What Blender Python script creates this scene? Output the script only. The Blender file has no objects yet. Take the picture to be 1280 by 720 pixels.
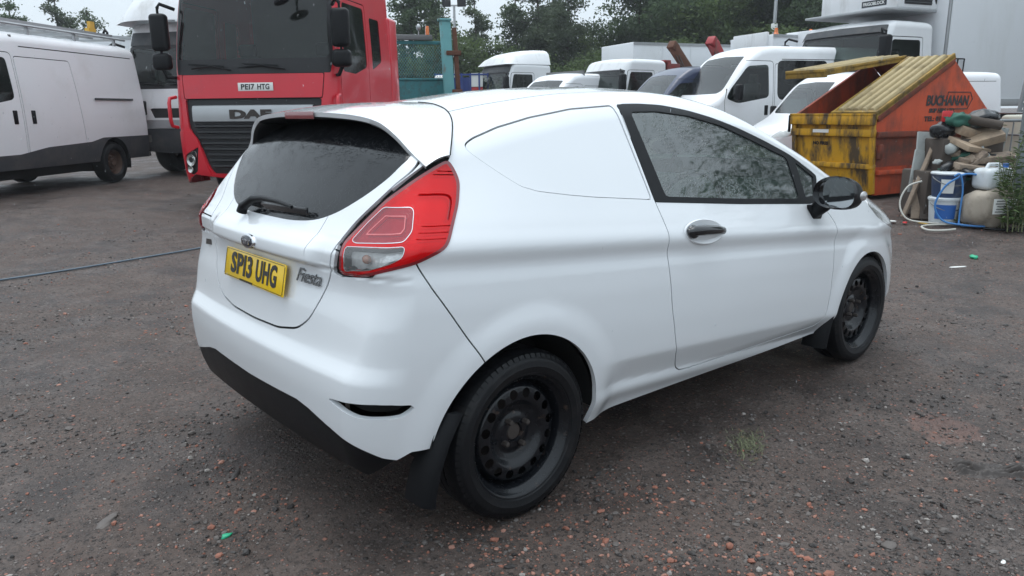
import bpy, bmesh, math, random
import numpy as np
from mathutils import Vector, Matrix, Euler
random.seed(7); rng = np.random.default_rng(7)
scene = bpy.context.scene
C = scene.collection
rad = math.radians

# ---------------------------------------------------------------- camera
cam_d = bpy.data.cameras.new('camera'); cam = bpy.data.objects.new('camera', cam_d); C.objects.link(cam)
scene.camera = cam
CAM = Vector((-1.592, -2.616, 1.375)); YAW, PITCH, ROLL, FPX = rad(49.22), rad(13.17), rad(-0.50), 947.4
_f = Vector((math.cos(YAW)*math.cos(PITCH), math.sin(YAW)*math.cos(PITCH), -math.sin(PITCH)))
_r = Vector((math.sin(YAW), -math.cos(YAW), 0)); _u = _r.cross(_f)
_c, _s = math.cos(ROLL), math.sin(ROLL)
_R, _U = _r*_c + _u*_s, -_r*_s + _u*_c
m = Matrix((_R, _U, -_f)).transposed().to_4x4(); m.translation = CAM
cam.matrix_world = m
cam_d.sensor_width = 36; cam_d.lens = FPX/1280*36; cam_d.clip_start = .05; cam_d.clip_end = 2000

# ---------------------------------------------------------------- sky, sun, exposure
world = bpy.data.worlds.new('World'); scene.world = world; world.use_nodes = True
SUN_EL, SUN_AZ = rad(76), rad(80)
nt = world.node_tree; bg = nt.nodes['Background']
sky = nt.nodes.new('ShaderNodeTexSky'); sky.sky_type = 'NISHITA'; sky.sun_disc = False
sky.sun_elevation = SUN_EL; sky.sun_rotation = rad(90) - SUN_AZ; sky.dust_density = 3; sky.air_density = 1.2
hs = nt.nodes.new('ShaderNodeHueSaturation'); hs.inputs['Saturation'].default_value = .35
nt.links.new(sky.outputs[0], hs.inputs['Color'])
# an even overcast cloud layer, brighter to the zenith as such skies are
tc = nt.nodes.new('ShaderNodeTexCoord'); sep = nt.nodes.new('ShaderNodeSeparateXYZ'); nt.links.new(tc.outputs['Generated'], sep.inputs[0])
mr = nt.nodes.new('ShaderNodeMapRange'); mr.inputs['From Min'].default_value = 0; mr.inputs['From Max'].default_value = 1
nt.links.new(sep.outputs['Z'], mr.inputs['Value'])
cr = nt.nodes.new('ShaderNodeMix'); cr.data_type = 'RGBA'
cr.inputs['A'].default_value = (6.0, 6.85, 7.55, 1); cr.inputs['B'].default_value = (11.7, 13.5, 15.0, 1)
nt.links.new(mr.outputs[0], cr.inputs['Factor'])
mx = nt.nodes.new('ShaderNodeMix'); mx.data_type = 'RGBA'; mx.inputs['Factor'].default_value = .85
nt.links.new(hs.outputs[0], mx.inputs['A']); nt.links.new(cr.outputs['Result'], mx.inputs['B'])
nt.links.new(mx.outputs['Result'], bg.inputs['Color']); bg.inputs['Strength'].default_value = .088
sun_d = bpy.data.lights.new('sun', 'SUN'); sun_d.energy = 1.0; sun_d.angle = rad(45); sun_d.color = (1, .985, .96)
sun = bpy.data.objects.new('sun', sun_d); C.objects.link(sun)
sd = Vector((math.cos(SUN_AZ)*math.cos(SUN_EL), math.sin(SUN_AZ)*math.cos(SUN_EL), math.sin(SUN_EL)))
sun.rotation_euler = sd.to_track_quat('Z', 'Y').to_euler()
vs = scene.view_settings; vs.view_transform = 'Standard'; vs.look = 'None'; vs.exposure = 0.57; vs.gamma = 1
scene.cycles.max_bounces = 10; scene.cycles.transparent_max_bounces = 24; scene.cycles.use_denoising = True

# ---------------------------------------------------------------- materials
def _nodes(name):
    mt = bpy.data.materials.new(name); mt.use_nodes = True
    n = mt.node_tree.nodes; return mt, n, mt.node_tree.links, n['Principled BSDF']
def coords(n, l, scale=(1,1,1), obj=True):
    t = n.new('ShaderNodeTexCoord'); mp = n.new('ShaderNodeMapping'); mp.inputs['Scale'].default_value = scale
    l.new(t.outputs['Object' if obj else 'Generated'], mp.inputs[0]); return mp.outputs[0]
def noise(n, l, co, scale, det=4, rough=.6):
    t = n.new('ShaderNodeTexNoise'); t.inputs['Scale'].default_value = scale; t.inputs['Detail'].default_value = det
    t.inputs['Roughness'].default_value = rough; l.new(co, t.inputs['Vector']); return t.outputs['Fac']
def ramp(n, l, fac, stops):
    r = n.new('ShaderNodeValToRGB'); e = r.color_ramp.elements
    while len(e) < len(stops): e.new(.5)
    for i, (p, c) in enumerate(stops):
        e[i].position = p; e[i].color = (c, c, c, 1) if not hasattr(c, '__len__') else (*c[:3], 1)
    l.new(fac, r.inputs[0]); return r.outputs[0]
def mixc(n, l, fac, a, b, blend='MIX'):
    x = n.new('ShaderNodeMix'); x.data_type = 'RGBA'; x.blend_type = blend
    for s, v in (('Factor', fac), ('A', a), ('B', b)):
        if hasattr(v, 'is_output'): l.new(v, x.inputs[s])
        elif s == 'Factor': x.inputs[s].default_value = v
        else: x.inputs[s].default_value = (*v[:3], 1)
    return x.outputs['Result']
def bump(n, l, h, strength, dist=.01, normal=None):
    b = n.new('ShaderNodeBump'); b.inputs['Strength'].default_value = strength; b.inputs['Distance'].default_value = dist
    l.new(h, b.inputs['Height'])
    if normal is not None: l.new(normal, b.inputs['Normal'])
    return b.outputs[0]
def droplets(n, l, co, scale=140, amt=.35):
    """height field of separate rain drops"""
    v = n.new('ShaderNodeTexVoronoi'); v.inputs['Scale'].default_value = scale; l.new(co, v.inputs['Vector'])
    h = ramp(n, l, v.outputs['Distance'], [(0, 1), (amt, .55), (amt+.06, 0)])
    g = noise(n, l, co, scale*.11, 2); g = ramp(n, l, g, [(.42, 0), (.55, 1)])
    m_ = n.new('ShaderNodeMath'); m_.operation = 'MULTIPLY'; l.new(h, m_.inputs[0]); l.new(g, m_.inputs[1])
    return m_.outputs[0]
def M(name, col, rough=.5, metal=0, coat=0, var=.12, vs_=4, b=0, bs=120, dirt=None, ds=3, dlo=.5, dhi=.7, rain=0, spec=.5, streak=0, rvar=.1):
    mt, n, l, p = _nodes(name); co = coords(n, l)
    f = noise(n, l, co, vs_)
    c = mixc(n, l, f, [x*(1-var) for x in col], [min(1, x*(1+var)) for x in col])
    if dirt:
        cd = coords(n, l, (1, 1, streak)) if streak else co
        df = ramp(n, l, noise(n, l, cd, ds, 6, .65), [(dlo, 0), (dhi, 1)])
        c = mixc(n, l, df, c, dirt)
    l.new(c, p.inputs['Base Color'])
    rr = n.new('ShaderNodeMapRange'); rr.inputs['To Min'].default_value = max(.02, rough-rvar*.5); rr.inputs['To Max'].default_value = min(1, rough+rvar*.5)
    l.new(noise(n, l, co, vs_*3.1, 3), rr.inputs['Value']); l.new(rr.outputs[0], p.inputs['Roughness'])
    p.inputs['Metallic'].default_value = metal; p.inputs['Coat Weight'].default_value = coat; p.inputs['Coat Roughness'].default_value = .04
    p.inputs['Specular IOR Level'].default_value = spec
    nn = None
    if b: nn = bump(n, l, noise(n, l, co, bs, 3), b, .004)
    if rain: nn = bump(n, l, droplets(n, l, co), rain, .0015, nn)
    if nn is not None:
        l.new(nn, p.inputs['Normal'])
        if coat: l.new(nn, p.inputs['Coat Normal'])
    return mt
def GLASS(name, tint=(.55, .62, .60), mist=.08, mistcol=(.5, .54, .56), rain=.5, ior=1.5, scale=150, mlo=.35, mhi=.7):
    mt, n, l, p = _nodes(name); n.remove(p); out = n['Material Output']; co = coords(n, l)
    tr = n.new('ShaderNodeBsdfTransparent'); tr.inputs[0].default_value = (*tint, 1)
    gl = n.new('ShaderNodeBsdfAnisotropic'); gl.inputs['Roughness'].default_value = .03
    df = n.new('ShaderNodeBsdfDiffuse'); df.inputs[0].default_value = (*mistcol, 1)
    fr = n.new('ShaderNodeFresnel'); fr.inputs[0].default_value = ior
    if rain:
        nb = bump(n, l, droplets(n, l, co, scale, .4), rain, .002); l.new(nb, gl.inputs['Normal'])
    a = n.new('ShaderNodeMixShader'); mf = n.new('ShaderNodeMapRange'); mf.inputs['To Max'].default_value = mist*2
    nf = ramp(n, l, noise(n, l, co, 9, 5), [(mlo, 0), (mhi, 1)]); l.new(nf, mf.inputs['Value'])
    l.new(mf.outputs[0], a.inputs[0]); l.new(tr.outputs[0], a.inputs[1]); l.new(df.outputs[0], a.inputs[2])
    x = n.new('ShaderNodeMixShader'); l.new(fr.outputs[0], x.inputs[0]); l.new(a.outputs[0], x.inputs[1]); l.new(gl.outputs[0], x.inputs[2])
    l.new(x.outputs[0], out.inputs['Surface']); return mt

MAT = dict(
 car_white=M('car_white', (.755, .775, .795), .26, coat=1, var=.015, vs_=1.5, rvar=.04),
 car_roof=M('car_white_wet', (.755, .775, .795), .26, coat=1, var=.015, vs_=1.5, rvar=.04, rain=.25),
 black_trim=M('black_trim', (.0065, .007, .0085), .42, var=.2, b=.15, bs=500, spec=.2),
 black_gloss=M('black_gloss', (.012, .012, .014), .12, var=.2, coat=.5),
 seal=M('seal', (.004, .004, .004), .9),
 tyre=M('tyre', (.006, .0065, .008), .48, spec=.28, var=.25, vs_=14, b=.25, bs=90, dirt=(.035, .031, .029), ds=7, dlo=.55, dhi=.9),
 steel_black=M('steel_black', (.008, .009, .0115), .26, metal=.1, var=.3, vs_=20, coat=.12, spec=.35, dirt=(.085, .055, .04), ds=16, dlo=.60, dhi=.74),
 steel_dull=M('steel_dull', (.06, .05, .045), .6, metal=.4, var=.4, vs_=30),
 chrome=M('chrome', (.72, .73, .75), .12, metal=1, var=.05),
 dark_chrome=M('dark_chrome', (.20, .205, .21), .28, metal=.7, var=.1),
 mirror=M('mirror_glass', (.42, .44, .45), .03, metal=1, var=.02),
 red_lens=M('red_lens', (.86, .003, .008), .16, coat=.15, var=.06, vs_=30, spec=.35),
 red_dark=M('red_lens_dark', (.20, .004, .010), .14, coat=1, var=.1),
 pink_lens=M('pink_lens', (.46, .075, .095), .12, coat=1, var=.18, vs_=40),
 clear_lens=M('clear_lens', (.46, .45, .45), .12, metal=.5, coat=1, var=.45, vs_=45, b=.3, bs=60),
 red_glass=GLASS('red_glass', (.98, .010, .018), .26, (.98, .003, .008), .25, 1.5, 150, 0, .01),
 pink_glass=GLASS('pink_glass', (.92, .30, .34), .18, (.62, .13, .16), .25, 1.5, 150, 0, .01),
 clear_glass=GLASS('clear_glass', (.96, .97, .97), .06, (.8, .8, .8), .25, 1.5, 150, 0, .01),
 lamp_red=M('lamp_red', (.95, .03, .035), .4, var=.15, vs_=40, b=.6, bs=55),
 lamp_pink=M('lamp_pink', (.62, .16, .17), .35, var=.25, vs_=45, b=.6, bs=60),
 lamp_silver=M('lamp_silver', (.85, .85, .84), .25, metal=.35, var=.35, vs_=38, b=.9, bs=42),
 amber=M('amber', (.45, .13, .03), .2, coat=1),
 plate_yellow=M('plate_yellow', (.86, .55, .005), .30, var=.04, coat=.3),
 plate_white=M('plate_white', (.74, .74, .71), .35, var=.04),
 ink=M('ink', (.012, .012, .014), .4),
 badge_blue=M('badge_blue', (.008, .011, .022), .2, coat=.4),
 interior=M('interior', (.022, .022, .024), .8, var=.2, b=.2, bs=300),
 seat_cloth=M('seat_cloth', (.035, .036, .04), .9, var=.3, vs_=30, b=.3, bs=400),
 glass=GLASS('window_glass', (.40, .58, .52), .05, (.48, .64, .60), .8, 2.5, 130, .0, 1.0),
 glass_rear=M('rear_glass', (.008, .009, .011), .13, var=.3, vs_=6, coat=.1, rain=1.0, spec=.32),
 screen=GLASS('windscreen_glass', (.55, .66, .63), .02, (.4, .45, .45), .2, 1.85, 90),
)

# ---------------------------------------------------------------- mesh helpers
def link(o, parent=None):
    C.objects.link(o)
    if parent is not None: o.parent = parent
    return o
def tag(o, label=None, cat=None, group=None, kind=None):
    for k, v in (('label', label), ('category', cat), ('group', group), ('kind', kind)):
        if v: o[k] = v
    return o
def thing(name, label, cat, loc=(0, 0, 0), rz=0, group=None):
    o = bpy.data.objects.new(name, None); o.empty_display_size = .2; link(o)
    o.location = loc; o.rotation_euler = (0, 0, rz); return tag(o, label, cat, group)
def copy_tree(o, parent=None):
    c = o.copy(); C.objects.link(c); c.parent = parent
    for ch in list(o.children): copy_tree(ch, c)
    return c
class MB:
    def __init__(s): s.v = []; s.f = []; s.m = []
    def add(s, verts, faces, m=0):
        o = len(s.v); s.v += [tuple(p) for p in verts]; s.f += [tuple(i+o for i in f) for f in faces]; s.m += [m]*len(faces); return s
    def box(s, c, d, rot=None, m=0, taper=None):
        hx, hy, hz = d[0]/2, d[1]/2, d[2]/2; P = []
        for k in (-1, 1):
            t = taper if (taper and k > 0) else (1, 1)
            for (a, b) in ((-1, -1), (1, -1), (1, 1), (-1, 1)): P.append(Vector((a*hx*t[0], b*hy*t[1], k*hz)))
        if rot is not None:
            R_ = Euler(rot).to_matrix() if not isinstance(rot, Matrix) else rot
            P = [R_ @ p for p in P]
        P = [p + Vector(c) for p in P]
        return s.add(P, [(3, 2, 1, 0), (4, 5, 6, 7), (0, 1, 5, 4), (1, 2, 6, 5), (2, 3, 7, 6), (3, 0, 4, 7)], m)
    def bar(s, a, b, w, h=None, m=0, up=(0, 0, 1)):
        a, b = Vector(a), Vector(b); d = b-a; h = h or w
        x = d.normalized(); u = Vector(up)
        if abs(x.dot(u)) > .95: u = Vector((1, 0, 0))
        y = u.cross(x).normalized(); z = x.cross(y)
        R_ = Matrix((x, y, z)).transposed()
        return s.box((a+b)/2, (d.length, w, h), R_, m)
    def prism(s, poly, a, b, axis='y', m=0):
        n = len(poly)
        def P(q, t): return {'y': (q[0], t, q[1]), 'x': (t, q[0], q[1]), 'z': (q[0], q[1], t)}[axis]
        V = [P(q, a) for q in poly] + [P(q, b) for q in poly]
        F = [tuple(range(n)), tuple(range(2*n-1, n-1, -1))] + [(i, i+n, (i+1) % n+n, (i+1) % n) for i in range(n)]
        return s.add(V, F, m)
    def tube(s, path, r, seg=8, m=0, cap=True, closed=False):
        path = [Vector(p) for p in path]; n = len(path); V = []; F = []; prev = None
        for i, p in enumerate(path):
            if closed: t = path[(i+1) % n]-path[i-1]
            else: t = path[min(i+1, n-1)]-path[max(i-1, 0)]
            t.normalize()
            if prev is None:
                u = Vector((0, 0, 1)) if abs(t.z) < .9 else Vector((1, 0, 0)); u = (u-t*u.dot(t)).normalized()
            else: u = (prev-t*prev.dot(t)).normalized()
            prev = u; w = t.cross(u); ri = r[i] if hasattr(r, '__len__') else r
            for k in range(seg):
                a = 2*math.pi*k/seg; V.append(p+(u*math.cos(a)+w*math.sin(a))*ri)
        for i in range(n if closed else n-1):
            for k in range(seg):
                j = (i+1) % n; F.append((i*seg+k, i*seg+(k+1) % seg, j*seg+(k+1) % seg, j*seg+k))
        if cap and not closed: F += [tuple(range(seg-1, -1, -1)), tuple((n-1)*seg+k for k in range(seg))]
        return s.add(V, F, m)
    def lathe(s, prof, c=(0, 0, 0), axis='y', seg=32, m=0, a0=0, a1=2*math.pi):
        full = abs(a1-a0-2*math.pi) < 1e-6; ns = seg if full else seg+1; V = []; F = []
        for k in range(ns):
            a = a0+(a1-a0)*k/seg; ca, sa = math.cos(a), math.sin(a)
            for (r, h) in prof:
                V.append({'y': (c[0]+r*ca, c[1]+h, c[2]+r*sa), 'z': (c[0]+r*ca, c[1]+r*sa, c[2]+h), 'x': (c[0]+h, c[1]+r*ca, c[2]+r*sa)}[axis])
        n = len(prof)
        for k in range(seg):
            j = (k+1) % ns
            for i in range(n-1): F.append((k*n+i, k*n+i+1, j*n+i+1, j*n+i))
        return s.add(V, F, m)
    def ell(s, c, r, seg=14, rings=8, rot=None, m=0):
        V = [(0, 0, -1)]; F = []
        for i in range(1, rings):
            t = math.pi*i/rings
            for k in range(seg): a = 2*math.pi*k/seg; V.append((math.sin(t)*math.cos(a), math.sin(t)*math.sin(a), -math.cos(t)))
        V.append((0, 0, 1)); T = len(V)-1
        for k in range(seg):
            F.append((0, 1+(k+1) % seg, 1+k)); F.append((T, T-seg+k, T-seg+(k+1) % seg))
        for i in range(rings-2):
            for k in range(seg): a = 1+i*seg; F.append((a+k, a+(k+1) % seg, a+seg+(k+1) % seg, a+seg+k))
        R_ = Euler(rot).to_matrix() if rot else Matrix.Identity(3)
        return s.add([R_ @ Vector((p[0]*r[0], p[1]*r[1], p[2]*r[2]))+Vector(c) for p in V], F, m)
    def grid(s, G, m=0):
        h, w = len(G), len(G[0]); V = [p for row in G for p in row]
        return s.add(V, [(i*w+j, i*w+j+1, (i+1)*w+j+1, (i+1)*w+j) for i in range(h-1) for j in range(w-1)], m)
    def build(s, name, mats, parent=None, smooth=35, bevel=0, seg=2, fix=True):
        me = bpy.data.meshes.new(name); me.from_pydata(s.v, [], s.f)
        mats = mats if isinstance(mats, (list, tuple)) else [mats]
        for mt in mats: me.materials.append(MAT[mt] if isinstance(mt, str) else mt)
        me.polygons.foreach_set('material_index', s.m)
        if bevel or fix:
            bm = bmesh.new(); bm.from_mesh(me)
            if fix: bmesh.ops.recalc_face_normals(bm, faces=bm.faces)
            if bevel:
                E_ = [e for e in bm.edges if len(e.link_faces) == 2 and e.calc_face_angle(0) > .5]
                bmesh.ops.bevel(bm, geom=E_, offset=bevel, segments=seg, affect='EDGES', profile=.5, clamp_overlap=True)
            bm.to_mesh(me); bm.free()
        if smooth:
            me.polygons.foreach_set('use_smooth', [True]*len(me.polygons)); me.set_sharp_from_angle(angle=rad(smooth))
        me.update()
        return link(bpy.data.objects.new(name, me), parent)
def text(body, size, mat, parent, M4, name='lettering', sx=1, bold=0, extrude=.001, shear=0, space=1, align='CENTER', fit=None):
    cu = bpy.data.curves.new(name, 'FONT'); cu.body = body; cu.size = size; cu.align_x = align; cu.align_y = 'CENTER'
    cu.extrude = extrude; cu.offset = bold; cu.shear = shear; cu.space_character = space; cu.resolution_u = 3
    t = bpy.data.objects.new(name, cu); C.objects.link(t)
    me = bpy.data.meshes.new_from_object(t.evaluated_get(bpy.context.evaluated_depsgraph_get()))
    bpy.data.objects.remove(t); bpy.data.curves.remove(cu)
    if fit:
        co = np.array([v.co[:] for v in me.vertices]); lo, hi = co.min(0), co.max(0); k = [fit[i]/(hi[i]-lo[i]) for i in (0, 1)]
        me.transform(Matrix.Diagonal((k[0], k[1], 1, 1)) @ Matrix.Translation((-(lo[0]+hi[0])/2, -(lo[1]+hi[1])/2, 0)))
    else: me.transform(Matrix.Diagonal((sx, 1, 1, 1)))
    me.transform(M4)
    me.materials.clear(); me.materials.append(MAT[mat]); me.name = name
    return link(bpy.data.objects.new(name, me), parent)
def frame4(o, x, y):
    """matrix with local x, y axes (text right, text up) and origin o"""
    x = Vector(x).normalized(); y = Vector(y); y = (y-x*y.dot(x)).normalized(); z = x.cross(y)
    m_ = Matrix((x, y, z)).transposed().to_4x4(); m_.translation = Vector(o); return m_

# ---------------------------------------------------------------- hull pipeline: implicit body -> star mesh -> panels cut out of it
def spl(t, xs, ys):
    xs = np.asarray(xs, float); ys = np.asarray(ys, float); d = np.diff(ys)/np.diff(xs)
    mm = np.empty(len(xs)); mm[0] = d[0]; mm[-1] = d[-1]; s = d[:-1]*d[1:]; q = d[:-1]+d[1:]
    mm[1:-1] = np.where(s > 0, 2*s/np.where(q == 0, 1, q), 0)
    t = np.clip(t, xs[0], xs[-1]); i = np.clip(np.searchsorted(xs, t, side='right')-1, 0, len(xs)-2)
    h = xs[i+1]-xs[i]; u = (t-xs[i])/h
    return ys[i]*(1+2*u)*(1-u)**2+mm[i]*h*u*(1-u)**2+ys[i+1]*u*u*(3-2*u)+mm[i+1]*h*u*u*(u-1)
def sst(t, a, b):
    u = np.clip((t-a)/(b-a), 0, 1); return u*u*(3-2*u)
def rmax(a, b, r):
    return np.minimum(np.maximum(a, b), -r)+np.hypot(np.maximum(a+r, 0), np.maximum(b+r, 0))
def poly_sdf(px, py, poly):
    P = np.asarray(poly, float); n = len(P); d = np.full(px.shape, 1e9); ins = np.zeros(px.shape, bool)
    for i in range(n):
        ax, ay = P[i]; bx, by = P[(i+1) % n]; ex, ey = bx-ax, by-ay; wx, wy = px-ax, py-ay
        t = np.clip((wx*ex+wy*ey)/(ex*ex+ey*ey+1e-12), 0, 1); d = np.minimum(d, (wx-ex*t)**2+(wy-ey*t)**2)
        c = ((ay <= py) & (by > py)) | ((by <= py) & (ay > py))
        if abs(by-ay) > 1e-12: ins ^= c & (px < ax+(py-ay)/(by-ay)*ex)
    d = np.sqrt(d); return np.where(ins, -d, d)
def chaikin(P, it=2, closed=True):
    P = [np.array(p, float) for p in P]
    for _ in range(it):
        Q = []
        n = len(P)
        for i in range(n if closed else n-1):
            a, b = P[i], P[(i+1) % n]; Q += [a*.78+b*.22, a*.22+b*.78]
        if not closed: Q = [P[0]]+Q+[P[-1]]
        P = Q
    return [tuple(p) for p in P]
def roundp(P, r, n=5):
    """polygon with each corner rounded by up to r"""
    P = [np.array(p, float) for p in P]; Q = []; k = len(P)
    for i in range(k):
        a, b, c = P[i-1], P[i], P[(i+1) % k]; la, lc = np.linalg.norm(a-b), np.linalg.norm(c-b)
        p = b+(a-b)/la*min(r, la*.45); q = b+(c-b)/lc*min(r, lc*.45)
        for t in np.linspace(0, 1, n): Q.append(p*(1-t)**2+b*2*t*(1-t)+q*t*t)
    return [tuple(p) for p in Q]
class Hull:
    def __init__(s, F, lo, hi, clo, chi, res, bottom=False):
        s.F = F; lo, hi, clo, chi = map(lambda q: np.array(q, float), (lo, hi, clo, chi)); V = []; T = []; off = 0
        nn = np.maximum(2, np.ceil((hi-lo)/res).astype(int))
        for ax in range(3):
            for sd_ in (0, 1):
                if ax == 2 and sd_ == 0 and not bottom: continue
                b, c = [k for k in range(3) if k != ax]
                gb, gc = np.meshgrid(np.linspace(lo[b], hi[b], nn[b]+1), np.linspace(lo[c], hi[c], nn[c]+1), indexing='ij')
                P = np.empty((gb.size, 3)); P[:, ax] = (lo, hi)[sd_][ax]; P[:, b] = gb.ravel(); P[:, c] = gc.ravel()
                I = np.arange(gb.size).reshape(gb.shape); q = np.stack([I[:-1, :-1], I[1:, :-1], I[1:, 1:], I[:-1, 1:]], -1).reshape(-1, 4)
                if (sd_ == 1) == (ax == 1): q = q[:, ::-1]
                V.append(P); T.append(np.concatenate([q[:, [0, 1, 2]], q[:, [0, 2, 3]]])+off); off += len(P)
        P0 = np.concatenate(V); T = np.concatenate(T); Cc = np.clip(P0, clo, chi)
        a = np.zeros(len(P0)); b = np.ones(len(P0)); found = np.zeros(len(P0), bool); N = 26
        for k in range(1, N+1):
            t = k/N; f = F(P0+(Cc-P0)*t); new = (f < 0) & ~found
            b[new] = t; a[new] = t-1/N; found |= new
        for _ in range(16):
            mid = (a+b)/2; f = F(P0+(Cc-P0)*mid[:, None]); i = f < 0
            b = np.where(i, mid, b); a = np.where(i, a, mid)
        X = P0+(Cc-P0)*b[:, None]
        _, idx, inv = np.unique(np.round(P0/1e-5).astype(np.int64), axis=0, return_index=True, return_inverse=True)
        s.V = X[idx]; s.T = inv.ravel()[T]; s.N = s.grad(s.V); s.L = np.zeros(len(s.T), int); s.names = ['body']
    def grad(s, X, e=.003):
        G = np.stack([s.F(X+np.eye(3)[k]*e)-s.F(X-np.eye(3)[k]*e) for k in range(3)], 1)
        return G/np.maximum(1e-9, np.linalg.norm(G, axis=1))[:, None]
    def lab(s, name):
        if name not in s.names: s.names.append(name)
        return s.names.index(name)
    def cut(s, field, inside, frm=None, where=None):
        """triangles with field<0 become label `inside`; splits exactly along field=0"""
        f = field(s.V[:, 0], s.V[:, 1], s.V[:, 2]); f = np.where(np.abs(f) < 1e-6, 1e-6, f)
        ok = np.ones(len(s.T), bool)
        if frm is not None: ok &= np.isin(s.L, [s.lab(q) for q in ([frm] if isinstance(frm, str) else frm)])
        if where is not None: c = s.V[s.T].mean(1); nn = s.N[s.T].mean(1); ok &= where(c[:, 0], c[:, 1], c[:, 2], nn)
        li = s.lab(inside); ft = f[s.T]; neg = (ft < 0).sum(1)
        s.L[ok & (neg == 3)] = li
        mix = np.where(ok & (neg > 0) & (neg < 3))[0]
        if len(mix) == 0: return s
        Tm = s.T[mix]; fm = ft[mix]; one = (fm < 0).sum(1) == 1
        lone = np.where(one, np.argmax(fm < 0, 1), np.argmax(fm >= 0, 1))
        r = np.arange(len(mix)); A = Tm[r, lone]; B = Tm[r, (lone+1) % 3]; D = Tm[r, (lone+2) % 3]
        E_ = np.concatenate([np.stack([A, B], 1), np.stack([A, D], 1)]); Es = np.sort(E_, 1)
        U, inv = np.unique(Es, axis=0, return_inverse=True); inv = inv.ravel()
        fa, fb = f[U[:, 0]], f[U[:, 1]]; t = (fa/(fa-fb))[:, None]
        nv = s.V[U[:, 0]]*(1-t)+s.V[U[:, 1]]*t; nrm = s.N[U[:, 0]]*(1-t)+s.N[U[:, 1]]*t
        nrm /= np.maximum(1e-9, np.linalg.norm(nrm, axis=1))[:, None]
        base = len(s.V); s.V = np.concatenate([s.V, nv]); s.N = np.concatenate([s.N, nrm])
        p = base+inv[:len(mix)]; q = base+inv[len(mix):]; old = s.L[mix]
        newT = np.concatenate([np.stack([A, p, q], 1), np.stack([p, B, D], 1), np.stack([p, D, q], 1)])
        newL = np.concatenate([np.where(one, li, old), np.where(one, old, li), np.where(one, old, li)])
        keep = np.ones(len(s.T), bool); keep[mix] = False
        s.T = np.concatenate([s.T[keep], newT]); s.L = np.concatenate([s.L[keep], newL]); return s
    def line(s, field, w, frm=None, where=None, name='gap'):
        return s.cut(lambda x, y, z: np.abs(field(x, y, z))-w, name, frm, where)
    def ring(s, field, w, inside, frm=None, where=None):
        s.cut(lambda x, y, z: field(x, y, z)-w, '_tmp', frm, where)
        s.cut(lambda x, y, z: field(x, y, z)+w, inside, '_tmp')
        s.L[s.L == s.lab('_tmp')] = s.lab('gap'); return s
    def refine(s, where, it=1):
        for _ in range(it):
            c = s.V[s.T].mean(1); nn = s.N[s.T].mean(1); k = where(c[:, 0], c[:, 1], c[:, 2], nn); T = s.T[k]
            E_ = np.sort(np.concatenate([T[:, [0, 1]], T[:, [1, 2]], T[:, [2, 0]]]), 1); U, inv = np.unique(E_, axis=0, return_inverse=True); inv = inv.ravel()
            base = len(s.V); s.V = np.concatenate([s.V, s.V[U].mean(1)]); nm = s.N[U].mean(1); s.N = np.concatenate([s.N, nm/np.linalg.norm(nm, axis=1)[:, None]])
            n = len(T); a, b, d = base+inv[:n], base+inv[n:2*n], base+inv[2*n:]
            new = np.concatenate([np.stack([T[:, 0], a, d], 1), np.stack([a, T[:, 1], b], 1), np.stack([d, b, T[:, 2]], 1), np.stack([a, b, d], 1)])
            s.L = np.concatenate([s.L[~k], np.tile(s.L[k], 4)]); s.T = np.concatenate([s.T[~k], new])
        return s
    def get(s, label, where=None):
        k = s.L == s.lab(label)
        if where is not None: c = s.V[s.T].mean(1); k &= where(c[:, 0], c[:, 1], c[:, 2])
        return k
    def out(s, label, name, mat, parent, off=0, flange=.012, where=None):
        T = s.T[s.get(label, where)]
        if len(T) == 0: return None
        a = s.V[T]; ar = np.linalg.norm(np.cross(a[:, 1]-a[:, 0], a[:, 2]-a[:, 0]), axis=1); T = T[ar > 1e-10]
        ids, inv = np.unique(T, return_inverse=True); T = inv.reshape(-1, 3); V = s.V[ids]+s.N[ids]*off; N = s.N[ids]
        faces = T
        if flange:
            E_ = np.concatenate([T[:, [0, 1]], T[:, [1, 2]], T[:, [2, 0]]]); Es = np.sort(E_, 1)
            U, i1, cnt = np.unique(Es, axis=0, return_index=True, return_counts=True); be = E_[i1[cnt == 1]]
            bi, binv = np.unique(be, return_inverse=True); binv = binv.reshape(-1, 2); n0 = len(V); k = len(bi)
            # outward direction at the boundary, for the flange normals
            on = np.zeros((k, 3)); ed = V[be[:, 1]]-V[be[:, 0]]; o_ = np.cross(ed, (N[be[:, 0]]+N[be[:, 1]])/2)
            np.add.at(on, binv[:, 0], o_); np.add.at(on, binv[:, 1], o_); on /= np.maximum(1e-9, np.linalg.norm(on, axis=1))[:, None]
            V = np.concatenate([V, V[bi], V[bi]-N[bi]*flange]); N = np.concatenate([N, on, on])
            fl = np.concatenate([np.stack([n0+binv[:, 1], n0+binv[:, 0], n0+k+binv[:, 0]], 1), np.stack([n0+binv[:, 1], n0+k+binv[:, 0], n0+k+binv[:, 1]], 1)])
            faces = np.concatenate([T, fl])
        me = bpy.data.meshes.new(name); nf = len(faces)
        me.vertices.add(len(V)); me.vertices.foreach_set('co', V.ravel().astype(np.float32))
        me.loops.add(nf*3); me.loops.foreach_set('vertex_index', faces.ravel().astype(np.int32))
        me.polygons.add(nf); me.polygons.foreach_set('loop_start', np.arange(0, nf*3, 3, dtype=np.int32))
        me.polygons.foreach_set('use_smooth', np.ones(nf, bool)); me.update(calc_edges=True); me.validate()
        if len(me.vertices) == len(V): me.normals_split_custom_set_from_vertices(N.tolist())
        me.materials.append(MAT[mat] if isinstance(mat, str) else mat)
        return link(bpy.data.objects.new(name, me), parent)
def XZ(poly): return lambda x, y, z: poly_sdf(x, z, poly)
def YZ(poly): return lambda x, y, z: poly_sdf(y, z, poly)
def AYZ(poly): return lambda x, y, z: poly_sdf(np.abs(y), z, poly)
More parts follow.
